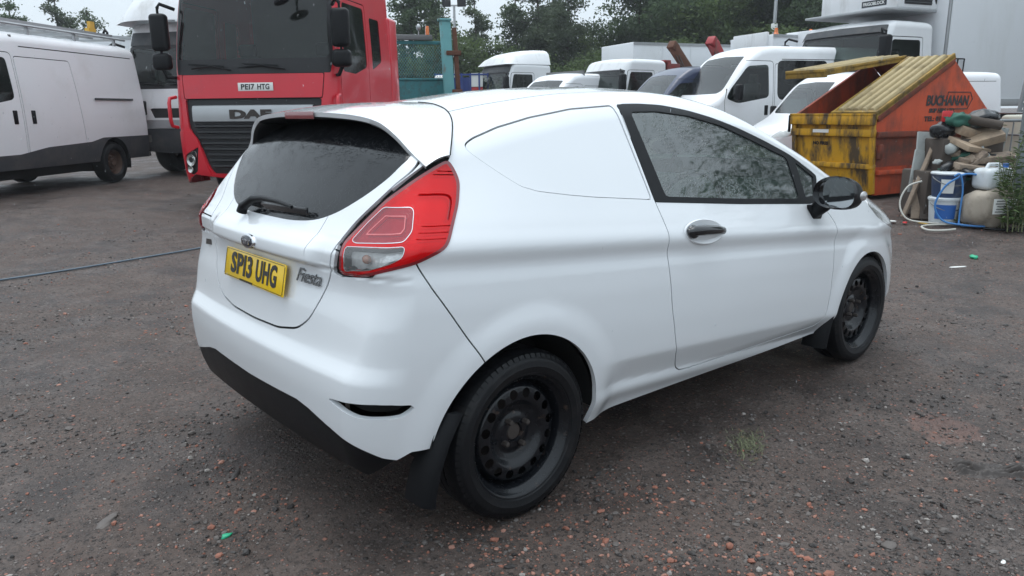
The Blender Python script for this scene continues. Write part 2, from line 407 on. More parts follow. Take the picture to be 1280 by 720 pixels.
def AXY(poly): return lambda x, y, z: poly_sdf(x, np.abs(y), poly)
RIGHT = lambda x, y, z: y < 0
LEFT = lambda x, y, z: y > 0
# ================================================================ the white hatchback van
def car_zc(x): return .965-.082*np.clip(x+.15,-.4,3)          # shoulder crease
def car_zl(x): return .44-.075*(x-.79)                       # lower door crease
def car_W(x,z):
    s=z-car_zc(x)
    # shoulder profile relative to crease
    w=spl(s,[-.75,-.52,-.40,-.30,-.20,-.11,-.055,-.007,.005,.06,.12,.30,.50,.62],
            [.800,.838,.851,.855,.8525,.8435,.8350,.8440,.8428,.818,.786,.688,.575,.50])
    zl=car_zl(x); t=zl-z
    inb=sst(x,.30,.55)*(1-sst(x,2.05,2.25))
    tt=.5*(t+np.sqrt(t*t+.006**2)); w=w-inb*.38*np.minimum(tt,.10)+inb*.010*np.exp(-((z-(zl-.14))/.035)**2)*1.0
    w=w-.030*sst(-z,-.34,-.2)
    # wheel arches: flat lip band swelling out
    for cx,rr,a in ((0.,.352,.012),(2.489,.345,.010)):
        r=np.hypot(x-cx,z-.30)
        w=w+a*(1-sst(r,rr+.03,rr+.13))*(z<1.1)
    # plan taper
    w=w-.28*np.clip(-.05-x,0,1)**2.0-.10*np.clip(.35-x,0,2)**2*sst(z,.95,1.25)
    w=w-.27*np.clip(x-2.45,0,2)**2.0-.02*np.clip(x-2.2,0,1)
    return w
def car_H(x,y):
    h=spl(x,[-.6,-.30,-.1,.2,.6,.95,1.2,1.42,1.60,2.05,2.28,2.45,2.70,2.94,3.10,3.22,3.35],
            [1.25,1.335,1.374,1.426,1.468,1.479,1.467,1.436,1.396,1.222,1.110,1.046,.965,.862,.762,.66,.45])
    return h-.15*y*y
def car_R(y,z):
    r=spl(z,[.10,.22,.30,.38,.46,.53,.585,.612,.64,.75,.86,.893,.915,.95,.975,1.0,1.10,1.20,1.30,1.42],
            [-.45,-.53,-.568,-.592,-.602,-.606,-.603,-.590,-.575,-.552,-.530,-.532,-.560,-.556,-.535,-.505,-.435,-.365,-.295,-.21])
    a=np.abs(y)
    k=np.interp(z,[.3,.7,1.0,1.3],[.022,.035,.052,.065])
    # plate shelf only between |y|<.43
    sh=np.interp(z,[.80,.89,.915,.96,1.0],[0,0,.022,.016,0.])*sst(a,.40,.47)
    return r+k*(a/.7)**2.2+sh
def car_N(y,z):
    n=spl(z,[.15,.3,.5,.62,.75,.9],[3.20,3.30,3.345,3.33,3.25,3.1])
    return n-.16*(np.abs(y)/.6)**2.4
def car_F(p):
    x,y,z=p[...,0],p[...,1],p[...,2]; a=np.abs(y)
    fs=(a-car_W(x,np.clip(z,.1,1.6)))/1.08
    ft=(z-car_H(x,y))*.93
    fr=(car_R(y,np.clip(z,.05,1.5))-x)*np.interp(z,[.9,1.05],[.97,.82])
    fn=x-car_N(y,z)
    g=rmax(fs,fr,np.interp(z,[.3,.6,.75,1.0,1.2],[.12,.11,.08,.06,.06]))
    g=rmax(g,fn,.14)
    g=rmax(g,ft,np.interp(x,[-.2,1.2,2.3,3],[.07,.075,.06,.08]))
    return g
MAT['red_guide'] = M('red_guide', (.42, .004, .010), .2, coat=.3)
H = Hull(car_F, (-.85, -1.0, .12), (3.6, 1.0, 1.6), (-.05, 0, .55), (2.6, 0, .80), .0135)
UO = lambda x, y: .707*(x+np.abs(y))-.11*(y > 0)                       # runs round the rear corner
def OBL(pts): return [(.707*(p[0]+abs(p[1])), p[2]) for p in pts]
def OB(poly): return lambda x, y, z: poly_sdf(UO(x, y), z, poly)
REARC = lambda x, y, z, n: (x < -.05) & (np.abs(y) > .30)
SIDE = lambda x, y, z, n: (np.abs(y) > .40) & (np.abs(n[:, 1]) > .3)
# underside and wheel openings
uu = lambda x, y: np.abs(y)+(x+.6)
VAL = lambda x, y: np.interp(uu(x, y), [0, .25, .37, .45, .55, .68, .775, .84, 1.01, 1.3], [.446, .452, .455, .444, .420, .392, .367, .346, .318, .30])
H.cut(lambda x, y, z: np.maximum(z-VAL(x, y), x+.16), 'valance', 'body')
H.cut(lambda x, y, z: z-np.where(x < -.3, np.interp(uu(x, y), [0, .66, .78, .88, .96], [.215, .225, .275, .330, .36]), np.where(x < 0, .31, .237)), 'void')
H.cut(lambda x, y, z: np.hypot((x+.012), (z-.300)*.985)-.357, 'void', None, SIDE)
H.cut(lambda x, y, z: np.hypot((x-2.462), (z-.285))-.338, 'void', None, SIDE)
# tail lamps
lamp = [(-.179, -.676, 1.228), (-.17, -.694, 1.203), (-.167, -.72, 1.162), (-.203, -.759, 1.099), (-.282, -.817, .996), (-.306, -.82, .976), (-.391, -.807, .946), (-.473, -.754, .923), (-.491, -.643, .894), (-.504, -.549, .891), (-.487, -.548, .985), (-.443, -.575, 1.035), (-.381, -.63, 1.113), (-.298, -.675, 1.177), (-.226, -.68, 1.212)]
dark = [(-.165, -.672, 1.240), (-.175, -.665, 1.243), (-.26, -.664, 1.216), (-.336, -.644, 1.166), (-.391, -.59, 1.108), (-.448, -.538, 1.034), (-.488, -.524, .987), (-.507, -.512, .892), (-.505, -.547, .882), (-.48, -.70, .90), (-.39, -.74, .99), (-.25, -.72, 1.15)]
lens = [(-.393, -.644, 1.093), (-.351, -.723, 1.096), (-.351, -.735, 1.086), (-.382, -.769, 1.033), (-.413, -.773, 1.007), (-.475, -.604, .99), (-.474, -.583, .995), (-.432, -.607, 1.045)]
clear = [(-.489, -.57, .976), (-.414, -.782, .994), (-.431, -.79, .967), (-.457, -.773, .951), (-.492, -.696, .923), (-.506, -.583, .908)]
H.refine(lambda x, y, z, n: (x < -.1) & (np.abs(y) > .48) & (z > .87) & (z < 1.26), 2)
H.cut(OB(OBL(dark)), 'surround', 'body', REARC)
lampF = OB(roundp(OBL(lamp), .02))
H.cut(lampF, 'lamp_rim', ('body', 'surround'), REARC)
H.cut(lambda x, y, z: lampF(x, y, z)+.009, 'red', 'lamp_rim', REARC)
lensF = OB(roundp(OBL(lens), .010)); clearF = OB(roundp(OBL(clear), .012))
H.cut(lambda x, y, z: lensF(x, y, z)-.0018, 'lamp_chrome', ('red', 'lamp_rim'), REARC)
H.cut(lensF, 'pink', 'lamp_chrome', REARC)
H.line(lambda x, y, z: lensF(x, y, z)+.022, .0015, 'pink', REARC, 'lamp_rim2')
H.cut(lambda x, y, z: clearF(x, y, z)-.0014, 'lamp_chrome', ('red', 'lamp_rim'), REARC)
H.cut(clearF, 'clear', 'lamp_chrome', REARC)
# light-guide grooves inside the red lens
g1 = chaikin(OBL([(-.30, -.70, 1.130), (-.24, -.74, 1.128), (-.235, -.76, 1.115), (-.265, -.785, 1.06)]), 2, False)
def PL(pts):
    def f(x, y, z):
        px, py = UO(x, y), z; d = np.full(px.shape, 1e9)
        for (a, b), (c, e) in zip(pts[:-1], pts[1:]):
            ex, ey = c-a, e-b; t = np.clip(((px-a)*ex+(py-b)*ey)/(ex*ex+ey*ey), 0, 1); d = np.minimum(d, np.hypot(px-a-ex*t, py-b-ey*t))
        return d
    return f
H.cut(lambda x, y, z: PL(g1)(x, y, z)-.0035, 'groove', 'red', REARC)
for zz, ua, ub in ((1.045, .300, .375), (1.028, .295, .372), (1.012, .290, .365), (1.185, .315, .375), (1.195, .325, .37)):
    H.cut(lambda x, y, z: PL([(ua, zz), (ub, zz-.004)])(x, y, z)-.0016, 'groove', 'red', REARC)
# tailgate, rear glass
tg = [(0, .655), (.20, .660), (.33, .682), (.40, .725), (.435, .775), (.47, .835), (.50, .89), (.523, .975), (.538, 1.035), (.60, 1.115), (.655, 1.19), (.648, 1.235), (.57, 1.30), (.45, 1.358), (0, 1.385)]
tgs = tg+[(-a, b) for a, b in tg[-2:0:-1]]
BACK = lambda x, y, z, n: (x < -.1) & (n[:, 0] < -.05)
tgF = YZ(roundp(tgs, .03))
H.ring(tgF, .0035, 'tailgate', ('body',), BACK)
gl = [(0, 1.018), (.2, 1.019), (.34, 1.032), (.44, 1.066), (.53, 1.122), (.60, 1.186), (.625, 1.25), (.48, 1.355), (0, 1.375)]
gls = gl+[(-a, b) for a, b in gl[-2:0:-1]]
H.cut(YZ(chaikin(gls, 2)), 'rear_glass', 'tailgate', BACK)
# crease where the tailgate flanks start
H.refine(lambda x, y, z, n: BACK(x, y, z, n) & (np.abs(np.abs(y)-.392) < .03) & (z > .92) & (z < 1.06), 2)
H.cut(lambda x, y, z: np.abs(np.abs(y)-.392)-.0018+np.where((z > .932) & (z < 1.05), 0, 1), 'gap', 'tailgate', BACK)
# bumper
sm = [(-.405, .965), (-.394, .945), (-.351, .865), (-.275, .745), (-.195, .620), (-.13, .50), (-.13, .1), (-1, .1), (-1, .965)]
H.ring(XZ(sm), .0025, 'bumper', 'body', lambda x, y, z, n: (x < -.1) & (z < .97))
slot = [(-.588, -.554, .515), (-.577, -.671, .527), (-.506, -.774, .532), (-.412, -.809, .516), (-.44, -.798, .49), (-.464, -.791, .482), (-.555, -.713, .480), (-.572, -.678, .487)]
slF = OB(chaikin(OBL(slot), 1))
H.cut(slF, 'slot', 'bumper', REARC)
# doors, window frame, glass
fr = [(.728, 1.395), (.869, 1.397), (1.027, 1.391), (1.201, 1.367), (1.363, 1.334), (1.53, 1.288), (1.719, 1.224), (1.898, 1.155), (2.081, 1.045), (1.99, .926), (1.904, .922), (1.3, .972), (.72, 1.028)]
dr = [(.723, 1.395)]+fr[1:8]+[(2.084, 1.050), (2.02, .90), (2.070, .839), (2.088, .759), (2.07, .68), (2.051, .533), (2.038, .398), (2.026, .341), (1.984, .300), (1.4, .298), (.899, .313), (.864, .332), (.80, .44), (.752, .625), (.731, .868), (.735, .928), (.722, 1.03)]
drF = XZ(roundp(dr, .05)); frF = XZ(roundp(fr, .012))
H.ring(drF, .0026, 'door', ('body',), SIDE)
H.cut(frF, 'frame', ('door', 'body', 'gap'), SIDE)
gz_ = [(.785, 1.366), (.959, 1.367), (1.174, 1.346), (1.392, 1.302), (1.609, 1.230), (1.86, 1.140), (1.825, .965), (1.803, .954), (1.3, .995), (.800, 1.043)]
H.cut(XZ(roundp(gz_, .02)), 'side_glass', 'frame', SIDE)
H.cut(XZ(chaikin([(1.925, 1.115), (2.045, 1.040), (1.975, .955), (1.887, .955)], 0)), 'quarter_glass', 'frame', SIDE)
# blanked rear quarter window
qp = [(-.097, 1.266), (-.085, 1.276), (-.051, 1.290), (.069, 1.322), (.232, 1.352), (.459, 1.380), (.700, 1.392), (.708, 1.040), (.393, 1.074), (.275, 1.090), (.133, 1.113), (.066, 1.133), (.003, 1.175), (-.062, 1.224), (-.092, 1.250)]
qpF = XZ(roundp(qp, .014))
H.ring(qpF, .0019, 'blank', 'body', SIDE)
# roof ditch, windscreen, bonnet, head lamps
TOP = lambda x, y, z, n: (n[:, 2] > .7) & (x > .02) & (x < 1.42)
H.refine(lambda x, y, z, n: TOP(x, y, z, n) & (np.abs(np.abs(y)-.42) < .05))
H.cut(lambda x, y, z: np.abs(np.abs(y)-np.interp(x, [-.1, .05, .6, 1.5], [.38, .405, .425, .44]))-.0055, 'gap', 'body', TOP)
ws = chaikin([(1.45, -.50), (1.45, .50), (1.9, .60), (2.21, .655), (2.27, .40), (2.29, 0), (2.27, -.40), (2.21, -.655), (1.9, -.60)], 1)
H.cut(lambda x, y, z: poly_sdf(x, y, ws), 'screen', 'body', lambda x, y, z, n: n[:, 2] > .35)
bn = chaikin([(2.30, -.66), (2.25, 0), (2.30, .66), (2.60, .70), (2.90, .60), (3.13, .30), (3.16, 0), (3.13, -.30), (2.90, -.60), (2.60, -.70)], 1)
bnF = lambda x, y, z: poly_sdf(x, y, bn)
H.ring(bnF, .003, 'bonnet', 'body', lambda x, y, z, n: n[:, 2] > .25)
hl = [(2.52, .885), (2.62, .775), (2.85, .70), (3.10, .66), (3.12, .73), (2.95, .84), (2.75, .89)]
H.cut(XZ(chaikin(hl, 1)), 'head_lamp', 'body', lambda x, y, z, n: np.abs(y) > .30)
H.cut(YZ([(-.5, .25), (.5, .25), (.62, .45), (-.62, .45)]), 'front_grille', 'body', lambda x, y, z, n: (x > 3) & (n[:, 0] > .3))

car = thing('parked_car', 'white three-door hatchback van with black steel wheels and yellow rear plate', 'car')
H.out('body', 'body', 'car_white', car, flange=.018)
gp = H.out('gap', 'panel_gap', 'seal', car, off=-.009, flange=0)
H.out('bumper', 'bumper', 'car_white', car, flange=.02)
H.out('valance', 'bumper_valance', 'black_trim', car, off=-.004, flange=.02)
tailgate = H.out('tailgate', 'tailgate', 'car_white', car)
H.out('rear_glass', 'rear_window', 'glass_rear', tailgate, off=-.002)
H.out('blank', 'quarter_panel', 'car_white', car, off=-.003, where=RIGHT); H.out('blank', 'quarter_panel', 'car_white', car, off=-.003, where=LEFT)
H.out('screen', 'windscreen', 'screen', car, off=-.003)
H.out('bonnet', 'bonnet', 'car_white', car); H.out('front_grille', 'grille', 'black_trim', car, off=-.015)
for W_ in (RIGHT, LEFT):
    sg = -1 if W_ is RIGHT else 1
    d = H.out('door', 'door', 'car_white', car, where=W_)
    f = H.out('frame', 'window_frame', 'black_trim', d, off=.001, where=W_)
    H.out('side_glass', 'window_pane', 'glass', d, off=-.004, where=W_); H.out('quarter_glass', 'window_pane', 'glass', d, off=-.004, where=W_)
    lp = H.out('lamp_rim', 'tail_lamp', 'red_dark', car, off=.003, flange=.015, where=W_)
    H.out('surround', 'lamp_seal', 'seal', lp, off=-.012, flange=0, where=W_)
    H.out('red', 'red_lens', 'red_glass', lp, off=.003, flange=0, where=W_); H.out('red', 'lamp_reflector', 'lamp_red', lp, off=-.016, flange=0, where=W_)
    H.out('pink', 'lamp_reflector', 'lamp_pink', lp, off=-.010, flange=0, where=W_); H.out('clear', 'lamp_reflector', 'lamp_silver', lp, off=-.026, flange=-.024, where=W_)
    H.out('groove', 'light_guide', MAT['red_guide'], lp, off=-.004, flange=0, where=W_)
    H.out('lamp_chrome', 'chrome_trim', 'chrome', lp, off=.004, flange=.003, where=W_)
    H.out('pink', 'brake_lens', 'pink_glass', lp, off=.003, flange=0, where=W_)
    H.out('lamp_rim2', 'lens_line', 'lamp_pink', lp, off=.0035, flange=.002, where=W_)
    H.out('clear', 'clear_lens', 'clear_glass', lp, off=.003, flange=0, where=W_)
    am = MB(); am.ell((-.478+(.06 if sg > 0 else 0), sg*(.668+(.09 if sg > 0 else 0)), .950), (.012, .017, .014), rot=(0, 0, sg*-.25)); am.build('bulb', 'amber', lp)
    H.out('slot', 'fog_slot', 'seal', car, off=-.05, flange=0, where=W_)
    H.out('head_lamp', 'head_lamp', 'clear_lens', car, off=.001, where=W_)
    br = MB(); br.box((-.548+(.05 if sg > 0 else 0), sg*.628, .50), (.012, .02, .045), (0, 0, sg*.6)); br.build('bracket', 'steel_dull', car)

# spoiler: one lofted blade with down-turned ends
Tq = [(0, -.335, 1.374), (.15, -.335, 1.372), (.30, -.325, 1.366), (.40, -.315, 1.357), (.475, -.302, 1.338), (.54, -.290, 1.300), (.60, -.275, 1.250), (.672, -.266, 1.205)]
Lq = [(0, .060, 1.4085), (.13, .060, 1.407), (.25, .052, 1.401), (.36, .025, 1.388), (.45, -.015, 1.370), (.535, -.065, 1.338), (.605, -.118, 1.295), (.676, -.180, 1.236)]
ti = np.linspace(0, 7, 43); idx = np.arange(8)
def lo_(Q): A = np.array(Q); return np.stack([spl(ti, idx, A[:, k]) for k in range(3)], 1)
Tt, Lt = lo_(Tq), lo_(Lq); half = []
for i in range(len(ti)):
    row = []
    a, b = Lt[i], Tt[i]                                   # (y, x, z)
    for t in np.linspace(0, 1, 9):
        p = a*(1-t)+b*t; p = p+np.array([.25, 0, 1])*(.012*math.sin(math.pi*t))*(1 if i < 30 else .6)
        o_ = .004+.010*sst(i, 16, 34); row.append((p[1]-.002, p[0]+o_*sst(i, 16, 30), p[2]+.003+.004*sst(i, 16, 30)))
    e = row[-1]; under = .022 if i < 38 else .012
    row.append((e[0]+.004, e[1]-.006*(i > 20), e[2]-under*.7)); row.append((e[0]+.02, e[1]-.02*(i > 20), e[2]-under))
    q = Lt[i]*.62+Tt[i]*.38; row.append((q[1], q[0]-.03*(i > 20), q[2]-.05))
    half.append(row)
full = [[(p[0], -p[1], p[2]) for p in r] for r in half[:0:-1]]+half
sp = MB(); sp.grid(full); spo = sp.build('spoiler', ['car_roof', 'black_trim'], tailgate, smooth=50, fix=False)
for po in spo.data.polygons:
    if po.index % 11 >= 9: po.material_index = 1
for sg in (-1, 1):
    sl_ = MB(); sl_.tube([(r[0][0]+.002, sg*(r[0][1]+.002), r[0][2]+.0005) for r in half[8:]], .0022, 6); sl_.build('spoiler_seam', 'seal', spo)
bl = MB(); G = []
for y in np.linspace(-.115, .115, 13):
    x0 = -.337; G.append([(x0-.003, y, 1.378), (x0-.006, y, 1.368), (x0-.003, y, 1.353), (x0+.02, y, 1.350)])
bl.grid(G); bl.build('brake_light', 'red_dark', spo)

# plate, badge, script, wiper
PN = Vector((-.97, 0, .20)).normalized(); pu = Vector((.20, 0, .97)).normalized(); pc = Vector((-.545, .012, .824))
def on_rear(y, z, off=0):
    x = float(car_R(np.array(y), np.array(z))); return Vector((x-off, y, z))
PM = frame4(pc+PN*.006, (0, -1, 0), pu)
pl = MB(); pl.box((0, 0, 0), (.52, .111, .006)); po = pl.build('number_plate', 'plate_yellow', tailgate, bevel=.004)
po.data.transform(PM)
text('SPI3', .106, 'ink', po, PM @ Matrix.Translation((-.1025, .004, .0045)), bold=.0035, extrude=.0006, space=1.06, fit=(.193, .079))
text('UHG', .106, 'ink', po, PM @ Matrix.Translation((.115, .004, .0045)), bold=.0035, extrude=.0006, space=1.06, fit=(.172, .079))
bd = MB()
for a, b in (((-.25, .0505), (.25, .0505)), ((-.25, -.0505), (-.11, -.0505)), ((.02, -.0505), (.25, -.0505)), ((-.255, -.047), (-.255, .047)), ((.255, -.047), (.255, .047))):
    bd.box(((a[0]+b[0])/2, (a[1]+b[1])/2, .0040), (abs(b[0]-a[0])+.0015, abs(b[1]-a[1])+.0015, .0012))
o = bd.build('plate_border', 'ink', po); o.data.transform(PM)
sp_ = MB(); [sp_.box((-.105+.0075*k, -.0505, .0042), (.0042+.0015*(k % 3 == 0), .006+.002*(k % 2), .0008)) for k in range(16)]
o = sp_.build('plate_small_print', 'ink', po); o.data.transform(PM); tag(o, kind='stuff')
EC = on_rear(.012, .932, .004); EM = frame4(EC, (0, -1, 0), (.15, 0, 1))
e1 = MB(); e1.lathe([(0, .006), (.050, .005), (.056, .002), (.058, -.004)], axis='z', seg=36)
ob = e1.build('badge', 'chrome', tailgate); ob.data.transform(EM @ Matrix.Diagonal((1, .46, 1, 1)))
e2 = MB(); e2.lathe([(0, .010), (.040, .009), (.048, .0055)], axis='z', seg=36)
o = e2.build('badge_face', 'badge_blue', ob); o.data.transform(EM @ Matrix.Diagonal((1, .42, 1, 1)))
text('Ford', .034, 'chrome', ob, EM @ Matrix.Translation((0, 0, .0105)), shear=.35, extrude=.0006, sx=1.05)
FC = on_rear(-.372, .858, .005); nx = Vector((.075, -.99, 0))
FM = frame4(FC, nx, (.16, 0, 1)); text('Fiesta', .066, 'dark_chrome', tailgate, FM, name='script_badge', shear=.42, extrude=.0015, bold=.0002, space=.95, fit=(.150, .046))
s2 = on_rear(.565, .855, .004); tb = MB(); tb.box((0, 0, 0), (.05, .022, .003)); o = tb.build('trim_badge', 'steel_dull', tailgate); o.data.transform(frame4(s2, (.20, -1, 0), (.16, 0, 1)))
# wiper: pivot cover at the centre of the glass foot, blade reaching to one side
wp = MB()
def on_gl(y, z, off): p = on_rear(y, z); n = Vector((-.82, 0, .57)); return p+n*off
arm = [on_gl(.165, 1.022, .028), on_gl(.10, 1.050, .034), on_gl(.02, 1.058, .034), on_gl(-.10, 1.057, .030), on_gl(-.20, 1.05, .026)]
wp.tube(arm, [.017, .015, .011, .008, .006], 8)
wp.tube([on_gl(.175, 1.005, .018), on_gl(.165, 1.026, .030)], [.020, .018], 10)
wo = wp.build('rear_wiper', 'black_trim', tailgate, smooth=60)
wb = MB(); wb.bar(on_gl(.12, 1.040, .020), on_gl(-.29, 1.050, .018), .012, .020); wb.bar(on_gl(.12, 1.036, .008), on_gl(-.29, 1.046, .006), .006, .012)
wb.build('wiper_blade', 'black_gloss', wo, bevel=.003)
# door handles and mirrors on both sides
def car_side(x, z, s, off=0):
    y = float(car_W(np.array(float(x)), np.array(float(z)))); return Vector((x, s*(y+off), z))
doors = [o for o in car.children if o.name.startswith('door')]
for s, dobj in ((-1, doors[0]), (1, doors[1])):
    c = car_side(.965, .894, s, -.004); sl = -.085
    cup = MB(); V = []
    cup.lathe([(0, -.004), (.055, -.002), (.105, .005), (.128, .0075), (.136, .003)], axis='z', seg=40)
    o = cup.build('handle_recess', 'car_white', dobj); MX = frame4(c+Vector((0, s*.000, 0)), (1*(-s), 0, sl*(-s)), (0, -.22*s, 1)); MX = MX
    o.data.transform(MX @ Matrix.Diagonal((1, .38, 1, 1)))
    hb = MB(); path = [(-.118, 0, .010), (-.095, .002, .022), (-.03, .004, .030), (.05, .003, .030), (.10, .0, .022), (.118, 0, .010)]
    hb.tube(path, [.012, .020, .021, .019, .017, .012], 12)
    hb.ell((.092 if s > 0 else -.088, .0, .016), (.034, .028, .016))
    o = hb.build('door_handle', 'black_gloss', dobj, smooth=60); o.data.transform(MX)
    lk = MB(); lk.lathe([(0, .0345), (.009, .034), (.010, .028)], c=(-.088 if s < 0 else .092, 0, 0), axis='z', seg=16)
    lo2 = lk.build('key_lock', 'chrome', o); lo2.data.transform(MX)
    # mirror: shell, glass, foot, indicator
    mc = Vector((1.875, s*.905, .993))
    foot = MB(); f0 = car_side(1.90, .865, s, -.012)
    foot.prism([(1.85, .925), (1.985, .915), (1.965, .86), (1.925, .80), (1.905, .795), (1.885, .82)], s*(abs(f0.y)-.01), s*(abs(f0.y)+.018), 'y')
    foot.tube([f0+Vector((0, 0, .015)), Vector((1.895, s*.852, .925)), Vector((1.895, s*.875, .955))], [.034, .040, .045], 12)
    mo = foot.build('mirror_foot', 'black_trim', dobj, bevel=.006, smooth=60)
    sh = MB(); N_, K_ = 28, 12; G = []
    for k in range(K_+1):
        t = k/K_; d = math.sin(t*math.pi/2)          # 0 = rim, 1 = nose
        sc = math.cos(t*math.pi/2)**.7 if k < K_ else 0.0
        row = []
        for i in range(N_+1):
            a = 2*math.pi*i/N_; ca, sa = math.cos(a), math.sin(a)
            yy = math.copysign(abs(ca)**.72, ca)*.106*sc*(1-.05*sa); zz = math.copysign(abs(sa)**.80, sa)*.077*sc*(1-.16*(ca*s < 0)*abs(ca))
            row.append((mc.x-.045+.150*d+.18*(-abs(yy)*.25), mc.y+s*.035+yy, mc.z+zz-.02*d))
        G.append(row)
    sh.grid(G); sho = sh.build('mirror_shell', 'black_trim', mo, smooth=80)
    mgl = MB(); rim = G[0][:-1]; c0 = Vector((mc.x-.030, mc.y+s*.035, mc.z))
    ins = [(lambda q: (q.x-s*.22*(q.y-c0.y)+.012, q.y, q.z))(Vector(p)*.90+c0*.10) for p in rim]
    mgl.add(ins, [tuple(range(len(ins)))]); mgl.build('mirror_glass', 'mirror', sho, smooth=0)
    rimm = MB(); rimm.grid([rim+[rim[0]], [(lambda q: (q.x-s*.22*(q.y-c0.y)+.010, q.y, q.z))(Vector(p)*.905+c0*.095) for p in rim+[rim[0]]]]); rimm.build('mirror_rim', 'black_gloss', sho)
    ind = MB(); ind.ell((mc.x+.012, mc.y+s*.140, mc.z-.012), (.035, .010, .022)); ind.build('indicator', 'clear_lens', sho)

# wheels: steel disc with holes, tyre, nuts, arch liner, mud flap
def steel_wheel(parent, cx, s, R_=.296, rr=.213, yo=.828, holes=16, nuts=4, name='wheel', hole_r=.0165, hole_at=.1455, mat='steel_black'):
    """s: -1 right, +1 left.  Disc dished towards the car."""
    W = MB(); y0 = yo
    nr, na = 44, 192
    rs = np.linspace(.0, .186, nr); prof = np.interp(rs, [0, .030, .034, .055, .075, .100, .118, .128, .146, .165, .171, .177, .186], [-.062, -.060, -.050, -.052, -.060, -.050, -.034, -.030, -.031, -.036, -.043, -.060, -.074])
    an = np.linspace(0, 2*np.pi, na, endpoint=False); keep = {}
    V = []; F = []; ids = {}
    hc = [2*math.pi*k/holes+.12 for k in range(holes)]
    rad_l = [(hole_at*math.cos(a), hole_at*math.sin(a)) for a in hc]
    # polar grid, vertices near a hole snapped to its rim, cells inside dropped
    P = np.stack([np.outer(rs, np.cos(an)), np.outer(rs, np.sin(an)), np.repeat(prof[:, None], na, 1)], -1)
    inh = np.zeros((nr, na), bool)
    for hx, hz in rad_l:
        dx, dz = P[..., 0]-hx, P[..., 1]-hz; d = np.hypot(dx, dz); inn = d < hole_r; inh |= d < hole_r*.72
        sc = np.where((d < hole_r) & (d >= hole_r*.72), hole_r/np.maximum(d, 1e-6), 1); P[..., 0] = hx+dx*sc; P[..., 1] = hz+dz*sc
    V = [(cx+p[0], s*(y0+p[2]), R_+p[1]) for p in P.reshape(-1, 3)]
    for i in range(nr-1):
        for j in range(na):
            q = [(i, j), (i+1, j), (i+1, (j+1) % na), (i, (j+1) % na)]
            if any(inh[a] for a in q): continue
            F.append(tuple(a*na+b for a, b in (q if s > 0 else q[::-1])))
    W.add(V, F)
    W.lathe([(r, s*(y0+h)) for r, h in [(.186, -.074), (.189, -.050), (.192, -.030), (.196, -.022), (.205, -.016), (.2085, -.006), (rr, -.001), (rr+.004, .001), (rr+.002, -.012), (.192, -.05), (.182, -.10), (.18, -.20)]], c=(cx, 0, R_), seg=96)
    w = W.build(name, mat, parent, smooth=40, fix=False)
    nb = MB()
    for k in range(nuts):
        a = 2*math.pi*k/nuts+.55
        nb.lathe([(0, s*(y0-.026)), (.0085, s*(y0-.029)), (.0105, s*(y0-.033)), (.0105, s*(y0-.056))], c=(cx+.054*math.cos(a), 0, R_+.054*math.sin(a)), seg=6)
    nb.lathe([(0, s*(y0-.052)), (.026, s*(y0-.053)), (.031, s*(y0-.060))], c=(cx, 0, R_), seg=24)
    nb.build('lug_nuts', 'steel_dull', w, smooth=30)
    bk = MB(); bk.lathe([(0, s*(y0-.115)), (.175, s*(y0-.115))], c=(cx, 0, R_), seg=40); bk.lathe([(.05, s*(y0-.112)), (.128, s*(y0-.112)), (.128, s*(y0-.125))], c=(cx, 0, R_), seg=40); bk.build('brake_disc', 'steel_dull', w)
    t = MB(); tp = [(rr+.001, -.006), (rr+.006, .003), (rr+.009, .003), (rr+.012, .008), (rr+.030, .012), (rr+.034, .0135), (rr+.038, .012), (rr+.050, .0115), (R_-.024, .008), (R_-.014, -.001), (R_-.0095, -.006), (R_-.004, -.016), (R_-.0005, -.035)]
    t.lathe([(r, s*(y0+h)) for r, h in tp], c=(cx, 0, R_), seg=96)
    # tread: outer shoulder blocks as real lugs, then ribs and grooves across
    na2 = 72
    rib = [(R_, -.036), (R_, -.060), (R_-.007, -.061), (R_-.007, -.069), (R_, -.070), (R_, -.098), (R_-.007, -.099), (R_-.007, -.107), (R_, -.108), (R_, -.135), (R_-.008, -.160), (R_-.03, -.178), (rr, -.185)]
    t.lathe([(r, s*(y0+h)) for r, h in [(R_-.0005, -.035)]+rib], c=(cx, 0, R_), seg=96)
    for k in range(na2):
        a0 = 2*math.pi*k/na2; a1 = a0+2*math.pi/na2*.80; G = []
        for a in (a0, (a0+a1)/2, a1):
            sk = .014*s
            G.append([(cx+(r)*math.cos(a+b), s*(y0+h), R_+(r)*math.sin(a+b)) for r, h, b in [(R_-.018, .0065, 0), (R_-.0058, -.001, 0), (R_+.0012, -.014, .004), (R_+.0038, -.034, .010), (R_+.0038, -.056, .022)]])
        t.grid(G)
    t.build('tyre', 'tyre', w, smooth=28, fix=False)
    return w
